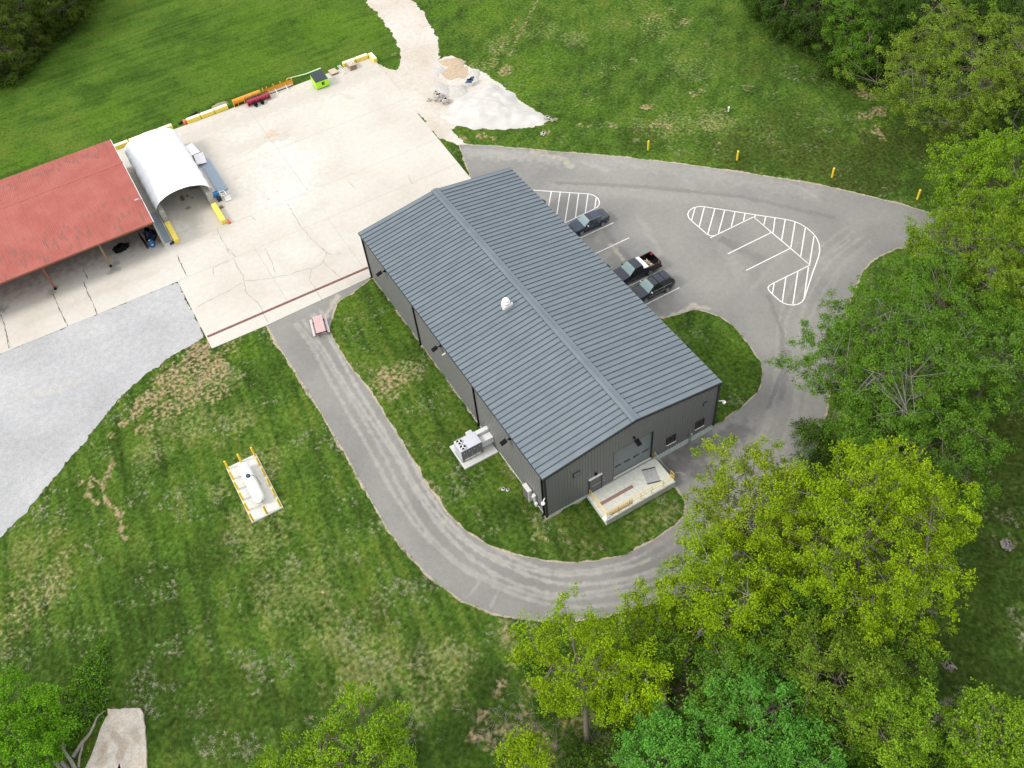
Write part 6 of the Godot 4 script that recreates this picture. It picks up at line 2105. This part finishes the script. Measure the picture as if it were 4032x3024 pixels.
func build_trees() -> void:
	make_clumps()
	var YG := [Color(0.15, 0.25, 0.008), Color(0.23, 0.35, 0.010)]
	var YB := [Color(0.21, 0.34, 0.008), Color(0.27, 0.42, 0.010)]
	var MG := [Color(0.070, 0.155, 0.016), Color(0.11, 0.22, 0.022)]
	var BG := [Color(0.070, 0.21, 0.025), Color(0.11, 0.30, 0.04)]
	var OL := [Color(0.11, 0.18, 0.018), Color(0.18, 0.27, 0.028)]
	var DG := [Color(0.035, 0.08, 0.012), Color(0.06, 0.12, 0.016)]
	var GY := [Color(0.12, 0.23, 0.014), Color(0.18, 0.31, 0.018)]
	# east side, from the road down to the dock drive
	tree("oak_tree", "olive tree with open branching and dark forked trunk beyond the meadow", 2070, 170, 158, 7.5, 0.7, OL, 0.85, 0.78, 201, "", Vector2.ZERO, null, Vector2(2118, 290))
	tree("maple_tree", "bright yellow-green tree at the road's outer side", 2140, 395, 90, 9.0, 0.9, GY, 1.0, 0.5, 202)
	tree("maple_tree", "spreading yellow-green tree overhanging the exit road", 2112, 560, 122, 10.0, 0.7, [Color(0.08, 0.16, 0.014), Color(0.18, 0.28, 0.018)], 1.1, 0.45, 203)
	tree("oak_tree", "big mid-green tree with grey bare branches leaning over the car park's outer edge", 1932, 800, 158, 9.0, 0.75, MG, 1.15, 0.45, 204, "", Vector2.ZERO, M.bark_grey)
	tree("oak_tree", "low green tree spreading below the grey-branched tree beside the drive", 1985, 975, 125, 6.0, 0.7, MG, 1.0, 0.5, 205)
	tree("oak_tree", "green tree with thick dark trunk at the lawn behind the grey-branched tree", 2150, 770, 110, 9.0, 0.8, MG, 0.8, 0.6, 206)
	tree("oak_tree", "dark green tree growing beside the exit road's inner edge", 2020, 660, 100, 7.0, 0.8, MG, 0.8, 0.5, 207)
	tree("ash_tree", "large round golden-green tree standing at the lawn's edge", 1875, 1165, 172, 10.0, 0.85, YG, 1.0, 0.45, 208)
	tree("ash_tree", "thin airy lime-green tree overhanging the drive near the dock", 1625, 1085, 118, 9.0, 0.9, [Color(0.12, 0.20, 0.014), Color(0.24, 0.32, 0.018)], 0.85, 0.6, 209)
	tree("ash_tree", "bright lime tree with a pale leaning trunk beside the drive's bend", 1570, 1270, 122, 11.0, 0.75, YG, 1.05, 0.5, 210, "", Vector2.ZERO, M.bark_grey, Vector2(1482, 1446))
	tree("ash_tree", "narrow tall yellow-green tree with dark trunk at the drive's outer bend", 1235, 1420, 112, 9.0, 1.0, YG, 0.8, 0.7, 211, "", Vector2.ZERO, null, Vector2(1273, 1605))
	tree("ash_tree", "small brilliant yellow tree with bare grey twigs among darker bushes", 1360, 1480, 72, 6.5, 0.9, YB, 1.0, 0.5, 212, "", Vector2.ZERO, M.bark_grey)
	tree("oak_tree", "medium green tree between the yellow tree and the golden tree", 1610, 1480, 95, 6.0, 0.8, MG, 1.0, 0.4, 213)
	tree("maple_tree", "fresh blue-green tree with dense shiny leaves at the wood's southern edge", 1650, 1620, 125, 11.0, 0.7, BG, 1.25, 0.3, 214)
	tree("maple_tree", "fresh blue-green tree with dense leaves below the yellow tree", 1440, 1640, 85, 9.0, 0.8, BG, 1.2, 0.3, 215)
	tree("oak_tree", "yellowish green tree beside the blue-green tree", 1800, 1475, 110, 9.0, 0.8, [Color(0.07, 0.14, 0.014), Color(0.16, 0.25, 0.02)], 1.0, 0.5, 216)
	tree("oak_tree", "small green tree at the dark lawn's edge", 1945, 1440, 62, 6.0, 1.0, [Color(0.06, 0.14, 0.014), Color(0.14, 0.24, 0.02)], 1.0, 0.4, 217)
	tree("oak_tree", "green tree with a straight crown edge beside the brushwood pile", 1910, 1570, 85, 8.0, 0.9, GY, 0.9, 0.5, 218)
	tree("oak_tree", "dim green understorey tree beneath the golden tree", 1770, 1330, 85, 5.0, 0.8, MG, 0.9, 0.5, 219)
	tree("maple_tree", "bright green tree beyond the brushwood pile on the dark lawn", 2155, 1610, 85, 7.0, 0.8, GY, 1.1, 0.4, 220)
	tree("maple_tree", "bright yellow-green tree standing alone at the lawn's southern end", 775, 1625, 105, 9.0, 0.8, [Color(0.10, 0.20, 0.012), Color(0.20, 0.34, 0.016)], 0.85, 0.65, 221)
	tree("maple_tree", "bright yellow-green small tree next to the lone southern tree", 640, 1680, 75, 7.0, 0.8, [Color(0.10, 0.20, 0.012), Color(0.20, 0.34, 0.016)], 0.9, 0.6, 222)
	tree("maple_tree", "vivid green tree behind the old slab and dead branches", 35, 1590, 82, 7.0, 0.8, [Color(0.06, 0.17, 0.010), Color(0.16, 0.36, 0.016)], 1.2, 0.3, 223)
	tree("ash_tree", "small golden-green tree at the edge of the brown brush", 1135, 1625, 42, 4.5, 0.8, YG, 1.0, 0.5, 224)
	tree("ash_tree", "lime-green sapling cluster reaching over the drive beside the lime tree", 1415, 1320, 62, 8.0, 0.8, YG, 0.8, 0.6, 225)
	tree("oak_tree", "deep green tree filling the gap between the lime tree and the golden tree", 1700, 1390, 80, 6.0, 0.8, MG, 1.0, 0.5, 226)
	tree("oak_tree", "mid-green young tree behind the brilliant yellow tree", 1420, 1410, 60, 4.5, 0.9, [Color(0.06, 0.13, 0.012), Color(0.14, 0.25, 0.018)], 0.8, 0.6, 227)
	tree("oak_tree", "dense green tree between the two blue-green trees", 1545, 1580, 70, 7.0, 0.8, MG, 1.1, 0.4, 228)
	tree("oak_tree", "green tree shading the lawn beside the blue-green tree", 1740, 1590, 80, 7.0, 0.8, MG, 1.0, 0.4, 229)
	# the wood beyond the meadow
	var k := 0
	for a in [[1840, 62, 58, 4.5, 1.2], [1858, 120, 46, 3.4, 1.1], [1775, 35, 48, 4.5, 1.2], [1925, 60, 62, 5.5, 1.2], [2000, 50, 70, 6, 1.1], [1720, 12, 46, 4.5, 1.2], [2075, 40, 62, 5.5, 1.1], [1672, -18, 45, 4.5, 1.1], [1850, -30, 80, 9, 1.0], [2205, 60, 80, 7, 0.9], [2200, 260, 60, 5, 0.9]]:
		tree("woodland_tree", ["bright green tree at the front of the wood", "leafy pale-trunked tree at the wood's corner", "dark tree with bare pale trunk at the wood's front", "dark green tree in the wood behind the open olive tree", "dark green tree in the wood behind the open olive tree", "dark tree at the wood's western end", "dark green tree in the wood behind the open olive tree", "dark tree at the wood's western end", "dark tree deep in the wood", "dark green tree behind the bright roadside tree", "dim green tree beside the forked olive tree's trunk"][k], a[0], a[1], a[2], a[3], a[4], MG if k < 2 else DG, 1.0, 0.4, 300 + k, "trees of the wood beyond the meadow")
		k += 1
	# top left thicket
	k = 0
	for a in [[30, 45, 62, 5.0], [95, 5, 60, 5.5], [-20, 100, 60, 5.0], [150, -25, 50, 5.0]]:
		tree("thicket_tree", "dark leafy tree in the thicket at the far field's corner", a[0], a[1], a[2], a[3], 0.9, [Color(0.03, 0.06, 0.010), Color(0.10, 0.15, 0.018)], 1.0, 0.5, 330 + k, "thicket at the far field's corner")
		k += 1
	# understorey
	k = 0
	for a in [[1700, 1390, 60, 2.6], [1660, 1440, 50, 2.2], [1740, 1440, 55, 2.4], [1700, 1540, 60, 2.6], [1560, 1560, 60, 2.4], [1520, 1600, 55, 2.2], [1370, 1580, 45, 2.0], [1300, 1500, 45, 2.0], [1320, 1430, 42, 1.9], [1390, 1400, 38, 1.7], [1850, 1520, 60, 2.4], [1760, 1580, 60, 2.6], [1830, 1630, 60, 2.4], [1960, 1640, 55, 2.4], [1260, 1640, 50, 2.0], [1190, 1520, 40, 1.8], [1150, 1430, 32, 1.5], [1780, 990, 50, 2.2], [1830, 1030, 55, 2.4], [1900, 1040, 55, 2.4], [1760, 920, 40, 2.0], [1680, 1300, 45, 2.2], [1620, 1390, 42, 2.0], [2050, 1650, 50, 2.0], [1700, 1650, 60, 2.6]]:
		bush("understorey_bush", "leafy green bush growing under the trees along the drive", a[0], a[1], a[2], a[3], [Color(0.025, 0.06, 0.012), Color(0.08, 0.16, 0.02)] if k % 2 else [Color(0.04, 0.09, 0.012), Color(0.10, 0.19, 0.02)], 400 + k, "bushes under the trees along the drive")
		k += 1
	k = 0
	for a in [[222, 1395, 16, .5], [205, 1420, 20, .6], [225, 1430, 14, .5], [190, 1450, 24, .6], [215, 1465, 22, .6], [175, 1485, 26, .6], [205, 1500, 24, .6], [225, 1510, 14, .5], [150, 1515, 26, .6], [185, 1535, 24, .6], [120, 1545, 24, .6], [160, 1565, 24, .6], [210, 1545, 14, .5], [100, 1580, 22, .6], [140, 1600, 22, .6], [190, 1580, 14, .5], [165, 1630, 16, .5], [110, 1510, 16, .5], [85, 1540, 16, .5]]:
		bush("bramble_bush", "low dark green bramble spreading beside the old slab and dead branches", a[0], a[1], a[2], a[3], [Color(0.045, 0.12, 0.012), Color(0.12, 0.25, 0.02)], 440 + k, "brambles by the old slab", 1.0)
		k += 1
	k = 0
	for a in [[1700, 60, 40, 2.0], [1760, 90, 40, 2.0], [1810, 140, 40, 2.2], [1850, 160, 36, 2.0], [1900, 150, 45, 2.4], [1655, 20, 36, 1.8], [1950, 130, 50, 2.4], [2000, 120, 50, 2.4], [50, 110, 40, 2.0], [110, 60, 40, 2.0], [150, 20, 36, 1.8], [10, 160, 36, 1.8]]:
		bush("wood_edge_bush", "dark bush at the shady edge of the wood" if k < 8 else "dark bush at the foot of the far field thicket", a[0], a[1], a[2], a[3], [Color(0.02, 0.05, 0.010), Color(0.07, 0.12, 0.016)], 470 + k, "bushes at the wood's edge" if k < 8 else "bushes at the far field thicket")
		k += 1
	print("leaf clumps ", leaf_total)

func deadwood() -> void:
	# forked dead branches by the old slab
	var t := thing("dead_branch", "bleached forked dead branch arching along the old slab's edge", "branch", gt(300, 3020))
	var g := func(x, y, h): return gp(180 + x / 4.809, 2720 + y / 4.809, h) - t.position
	var st := S()
	tube(st, [g.call(620, 1600, 0.5), g.call(480, 1330, 0.9), g.call(360, 1160, 1.3), g.call(330, 1050, 1.6), g.call(315, 900, 2.1), g.call(290, 720, 2.6)], [0.16, 0.14, 0.11, 0.09, 0.085, 0.07], 9)
	obj("limb", st, M.bark_grey, t)
	st = S()
	tube(st, [g.call(520, 1250, 0.6), g.call(690, 980, 0.9), g.call(830, 820, 1.0), g.call(920, 640, 0.9), g.call(970, 500, 0.8), g.call(1120, 380, 0.5)], [0.15, 0.13, 0.11, 0.08, 0.06, 0.02], 9)
	obj("limb", st, M.bark_grey, t)
	st = S()
	tube(st, [g.call(620, 1450, 0.5), g.call(640, 1250, 0.7), g.call(710, 1000, 0.9)], [0.1, 0.09, 0.07], 8)
	obj("limb", st, M.bark_grey, t)
	for k in 2:
		var c := thing("cut_log", ["short grey cut log beside the forked dead branch", "cut log with pale end standing in brambles"][k], "log", gt(180 + (390 - k * 130) / 4.809, 2720 + 1430 / 4.809))
		st = S()
		tube(st, [Vector3(0.1, 0.0, 0.3), Vector3(0, 0.7, -0.1)], [0.16, 0.14], 10)
		obj("log", st, M.bark_grey, c)
	# bird on the slab
	var bp := gt(180 + 1420 / 4.809, 2720 + 1500 / 4.809, 0.22)
	t = thing("bird", "dark long-legged bird standing on the weathered old slab", "bird", bp, 0.9)
	st = S()
	tube(st, [Vector3(-0.32, 0.30, 0), Vector3(-0.16, 0.30, 0), Vector3(-0.02, 0.32, 0), Vector3(0.10, 0.36, 0), Vector3(0.17, 0.44, 0), Vector3(0.20, 0.52, 0), Vector3(0.25, 0.54, 0), Vector3(0.34, 0.52, 0)], [0.03, 0.07, 0.10, 0.085, 0.05, 0.045, 0.035, 0.005], 10)
	obj("body", st, M.black, t)
	for s in [-1.0, 1.0]:
		st = S()
		tube(st, [Vector3(0.0, 0.27, s * 0.04), Vector3(0.02, 0.13, s * 0.045), Vector3(0.0, 0.0, s * 0.045), Vector3(0.07, 0.0, s * 0.05)], [0.02, 0.012, 0.012, 0.01], 6)
		obj("leg", st, M.trim, t)
		st = S()
		prism(st, [Vector3(0.1, 0.38, s * 0.08), Vector3(-0.05, 0.4, s * 0.1), Vector3(-0.34, 0.3, s * 0.06), Vector3(-0.05, 0.27, s * 0.1)], Vector3(0, 0, s * 0.015))
		obj("wing", st, M.black, t)
	# fallen trunk in the brush, stumps on the dark lawn
	t = thing("fallen_log", "pale broken trunk lying on brown litter beneath the lime trees", "log", gt(2280 + 1100 / 3.318, 2300 + 1480 / 3.318))
	st = S()
	tube(st, [Vector3(-0.5, 0.25, 1.0), Vector3(0, 0.35, 0), Vector3(0.6, 0.55, -1.0)], [0.26, 0.24, 0.2], 10)
	obj("trunk", st, M.bark_grey, t)
	var rn := RandomNumberGenerator.new()
	rn.seed = 8
	var k := 0
	for a in [[3965, 2150, 0.9], [3735, 2625, 0.8]]:
		t = thing("stump", ["weathered grey stump with splayed roots on the dark lawn", "low dark rotten stump on the lawn beside the small green tree"][k], "stump", gt(a[0], a[1]))
		st = S()
		st = rock(50 + k, Vector3(0.55, 0.32, 0.5) * a[2], 0.5, 8)
		obj("stump_base", st, M.bark_grey if k == 0 else M.bark, t)
		for j in 7:
			var an := rn.randf() * TAU
			var l: float = rn.randf_range(0.35, 0.75) * a[2]
			var e := Vector3(cos(an) * l, rn.randf_range(0.02, 0.2), sin(an) * l)
			st = S()
			tube(st, [Vector3(0, 0.25, 0), e * 0.5 + Vector3(0, 0.16, 0), e], [0.11, 0.08, 0.05], 6)
			obj("root", st, M.bark_grey if j % 2 == k else M.bark, t)
		k += 1
	t = thing("brushwood_pile", "pile of grey brushwood branches on the dark lawn", "brushwood", gt(3775, 2880))
	for j in 26:
		var an := rn.randf() * TAU
		var o := Vector3(rn.randfn() * 0.5, rn.randf_range(0.05, 0.5), rn.randfn() * 0.7)
		var l := rn.randf_range(0.6, 1.7)
		var d := Vector3(cos(an), rn.randf_range(-0.15, 0.15), sin(an)) * l
		st = S()
		tube(st, [o - d * 0.5, o + Vector3(0, 0.08, 0), o + d * 0.5], [0.05, 0.035, 0.015], 5)
		obj("branch", st, M.bark_grey if j % 3 == 0 else M.bark, t)
	t = thing("fallen_branch", "long bare fallen branch running from the brushwood pile", "branch", gt(3770, 2950))
	st = S()
	var g2 := func(x, y, h): return gp(3560 + x / 4.686, 2700 + y / 4.686, h) - t.position
	tube(st, [g2.call(1010, 1400, 0.15), g2.call(1000, 1100, 0.2), g2.call(990, 850, 0.3), g2.call(1130, 770, 0.4)], [0.09, 0.08, 0.07, 0.03], 7)
	tube(st, [g2.call(985, 1120, 0.2), g2.call(900, 880, 0.3), g2.call(905, 650, 0.35)], [0.05, 0.045, 0.02], 6)
	tube(st, [g2.call(1080, 1020, 0.2), g2.call(1200, 1150, 0.2), g2.call(1300, 1250, 0.15)], [0.04, 0.035, 0.02], 6)
	obj("limb", st, M.bark_grey, t)
	# sticks and litter of the brush floor
	st = S()
	for j in 420:
		var c: Array = [[1100, 1590, 70], [1170, 1560, 50], [1480, 1480, 60], [1530, 1450, 40], [1180, 1640, 60], [1300, 1590, 60]][j % 6]
		var p := q(c[0] + rn.randfn() * c[2] * 0.5, c[1] + rn.randfn() * c[2] * 0.5)
		var an := rn.randf() * TAU
		var d := Vector3(cos(an), 0.05, sin(an)) * rn.randf_range(0.2, 0.8)
		tube(st, [p - d * 0.5 + Vector3(0, 0.05, 0), p + d * 0.5 + Vector3(0, rn.randf_range(0.03, 0.2), 0)], [0.022, 0.012], 4, false)
	tag(obj("brush_litter", st, M.bark_grey), "grey sticks and litter scattered over the brown brush floor", "litter", "", "stuff")

func grass() -> void:
	var rn := RandomNumberGenerator.new()
	rn.seed = 31
	var st := S()
	for i in 8:
		var a := TAU * i / 8.0 + rn.randf() * 0.5
		var d := Vector3(cos(a), 0, sin(a))
		var s := Vector3(-sin(a), 0, cos(a))
		var o := d * rn.randf_range(0.0, 0.5)
		var h := rn.randf_range(0.5, 1.0)
		var tip := o + d * rn.randf_range(0.3, 0.8) + Vector3(0, h * 0.55, 0)
		var n := (Vector3.UP * 1.6 + d * 0.3).normalized()
		face(st, [o - s * 0.10, o + s * 0.10, tip], n)
	var mesh := st.commit()
	var nz := FastNoiseLite.new()
	nz.seed = 14
	nz.frequency = 0.35
	nz.fractal_octaves = 3
	var nz2 := FastNoiseLite.new()
	nz2.seed = 15
	nz2.frequency = 0.16
	nz2.fractal_octaves = 4
	var px := GN / GW
	var tr := []
	var cl := []
	var tries := 0
	while tr.size() < 180000 and tries < 700000:
		tries += 1
		# throw darts over the picture, so that near and far lawns are equally dense in it
		var p := gp(rn.randf_range(-150, 4182), rn.randf_range(-150, 3174), 0.0)
		var v := Vector2(p.x, p.z)
		if nz.get_noise_2d(v.x, v.y) < rn.randf_range(-0.55, 0.35): continue
		var off := 0.0
		var inside := false
		for l in lawns:
			if Geometry2D.is_point_in_polygon(v, l):
				inside = true
				off = 0.07
		if not inside:
			if absf(v.x) < 9.1 and absf(v.y) < 18.1: continue
			var bad := false
			for l in paved:
				if Geometry2D.is_point_in_polygon(v, l):
					bad = true
					break
			if bad: continue
			if absf(v.x + 29.68) < 1.6 and absf(v.y - 0.95) < 3.6: continue
		if absf(v.x + 10.8) < 1.85 and absf(v.y - 8.27) < 1.6: continue
		if v.x > -5.0 and v.x < 2.5 and v.y > 17.9 and v.y < 21.2: continue
		var ix := clampi(int((v.x - GX0) * px), 0, GN - 1)
		var iz := clampi(int((v.y - GZ0) * px), 0, GN - 1)
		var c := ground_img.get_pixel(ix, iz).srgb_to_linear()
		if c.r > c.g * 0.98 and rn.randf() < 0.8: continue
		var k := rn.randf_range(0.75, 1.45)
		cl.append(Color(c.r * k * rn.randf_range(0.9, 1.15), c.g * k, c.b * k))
		if nz2.get_noise_2d(v.x, v.y) > rn.randf_range(0.05, 1.6) and v.y > -48.0:
			var w := rn.randf_range(0.7, 1.15)
			cl[-1] = Color(0.36 * w, 0.35 * w, 0.24 * w)
		var s := rn.randf_range(0.07, 0.17)
		tr.append(Transform3D(Basis(Vector3.UP, rn.randf() * TAU).scaled(Vector3(s * 1.5, s, s * 1.5)), Vector3(v.x, hgt(v.x, v.y) + off - 0.005, v.y)))
	var mm := MultiMesh.new()
	mm.transform_format = MultiMesh.TRANSFORM_3D
	mm.use_colors = true
	mm.mesh = mesh
	mm.instance_count = tr.size()
	for i in tr.size():
		mm.set_instance_transform(i, tr[i])
		mm.set_instance_color(i, cl[i])
	var o := MultiMeshInstance3D.new()
	o.multimesh = mm
	o.material_override = M.blade
	o.name = numbered("grass_tufts")
	add_child(o)
	tag(o, "short green grass tufts covering the lawns and meadow", "grass", "", "stuff")
	print("tufts ", tr.size(), " tries ", tries)

# ------------------------------------------------------------------
func _ready() -> void:
	var cam := Camera3D.new()
	cam.name = "camera"
	add_child(cam)
	cam.transform = Transform3D(Basis(CR, CU, -CW).orthonormalized(), CAM)
	cam.fov = rad_to_deg(2.0 * atan(1512.0 / FOC))
	cam.near = 0.5
	cam.far = 4000.0
	cam.current = true
	var we := WorldEnvironment.new()
	we.name = "environment"
	var env := Environment.new()
	env.background_mode = Environment.BG_SKY
	var sky := Sky.new()
	var sm := ProceduralSkyMaterial.new()
	sm.sky_top_color = Color(1.0, 1.0, 1.0)
	sm.sky_horizon_color = Color(0.64, 0.655, 0.675)
	sm.sky_curve = 0.6
	sm.ground_bottom_color = Color(0.22, 0.26, 0.16)
	sm.ground_horizon_color = Color(0.45, 0.48, 0.45)
	sky.sky_material = sm
	env.sky = sky
	env.background_energy_multiplier = 1.0
	env.tonemap_mode = Environment.TONE_MAPPER_LINEAR
	env.tonemap_exposure = 1.85
	env.sdfgi_enabled = true
	env.ssao_enabled = true
	env.ssil_enabled = true
	we.environment = env
	add_child(we)
	var sun := DirectionalLight3D.new()
	sun.name = "sun"
	add_child(sun)
	sun.look_at_from_position(Vector3(-60, 50, -9), Vector3.ZERO)
	sun.light_energy = 0.5
	sun.light_angular_distance = 14.0
	sun.light_color = Color(1.0, 0.97, 0.92)
	sun.shadow_enabled = true
	rng.seed = 1
	make_materials()
	build_ground()
	print("ground ", Time.get_ticks_msec())
	build_warehouse()
	build_dock()
	build_hvac()
	build_tank()
	build_picnic()
	build_cars()
	print("objects ", Time.get_ticks_msec())
	build_shed()
	build_bay()
	build_yard_edge()
	build_piles()
	print("yard ", Time.get_ticks_msec())
	build_trees()
	deadwood()
	print("trees ", Time.get_ticks_msec())
	grass()
	print("grass ", Time.get_ticks_msec())
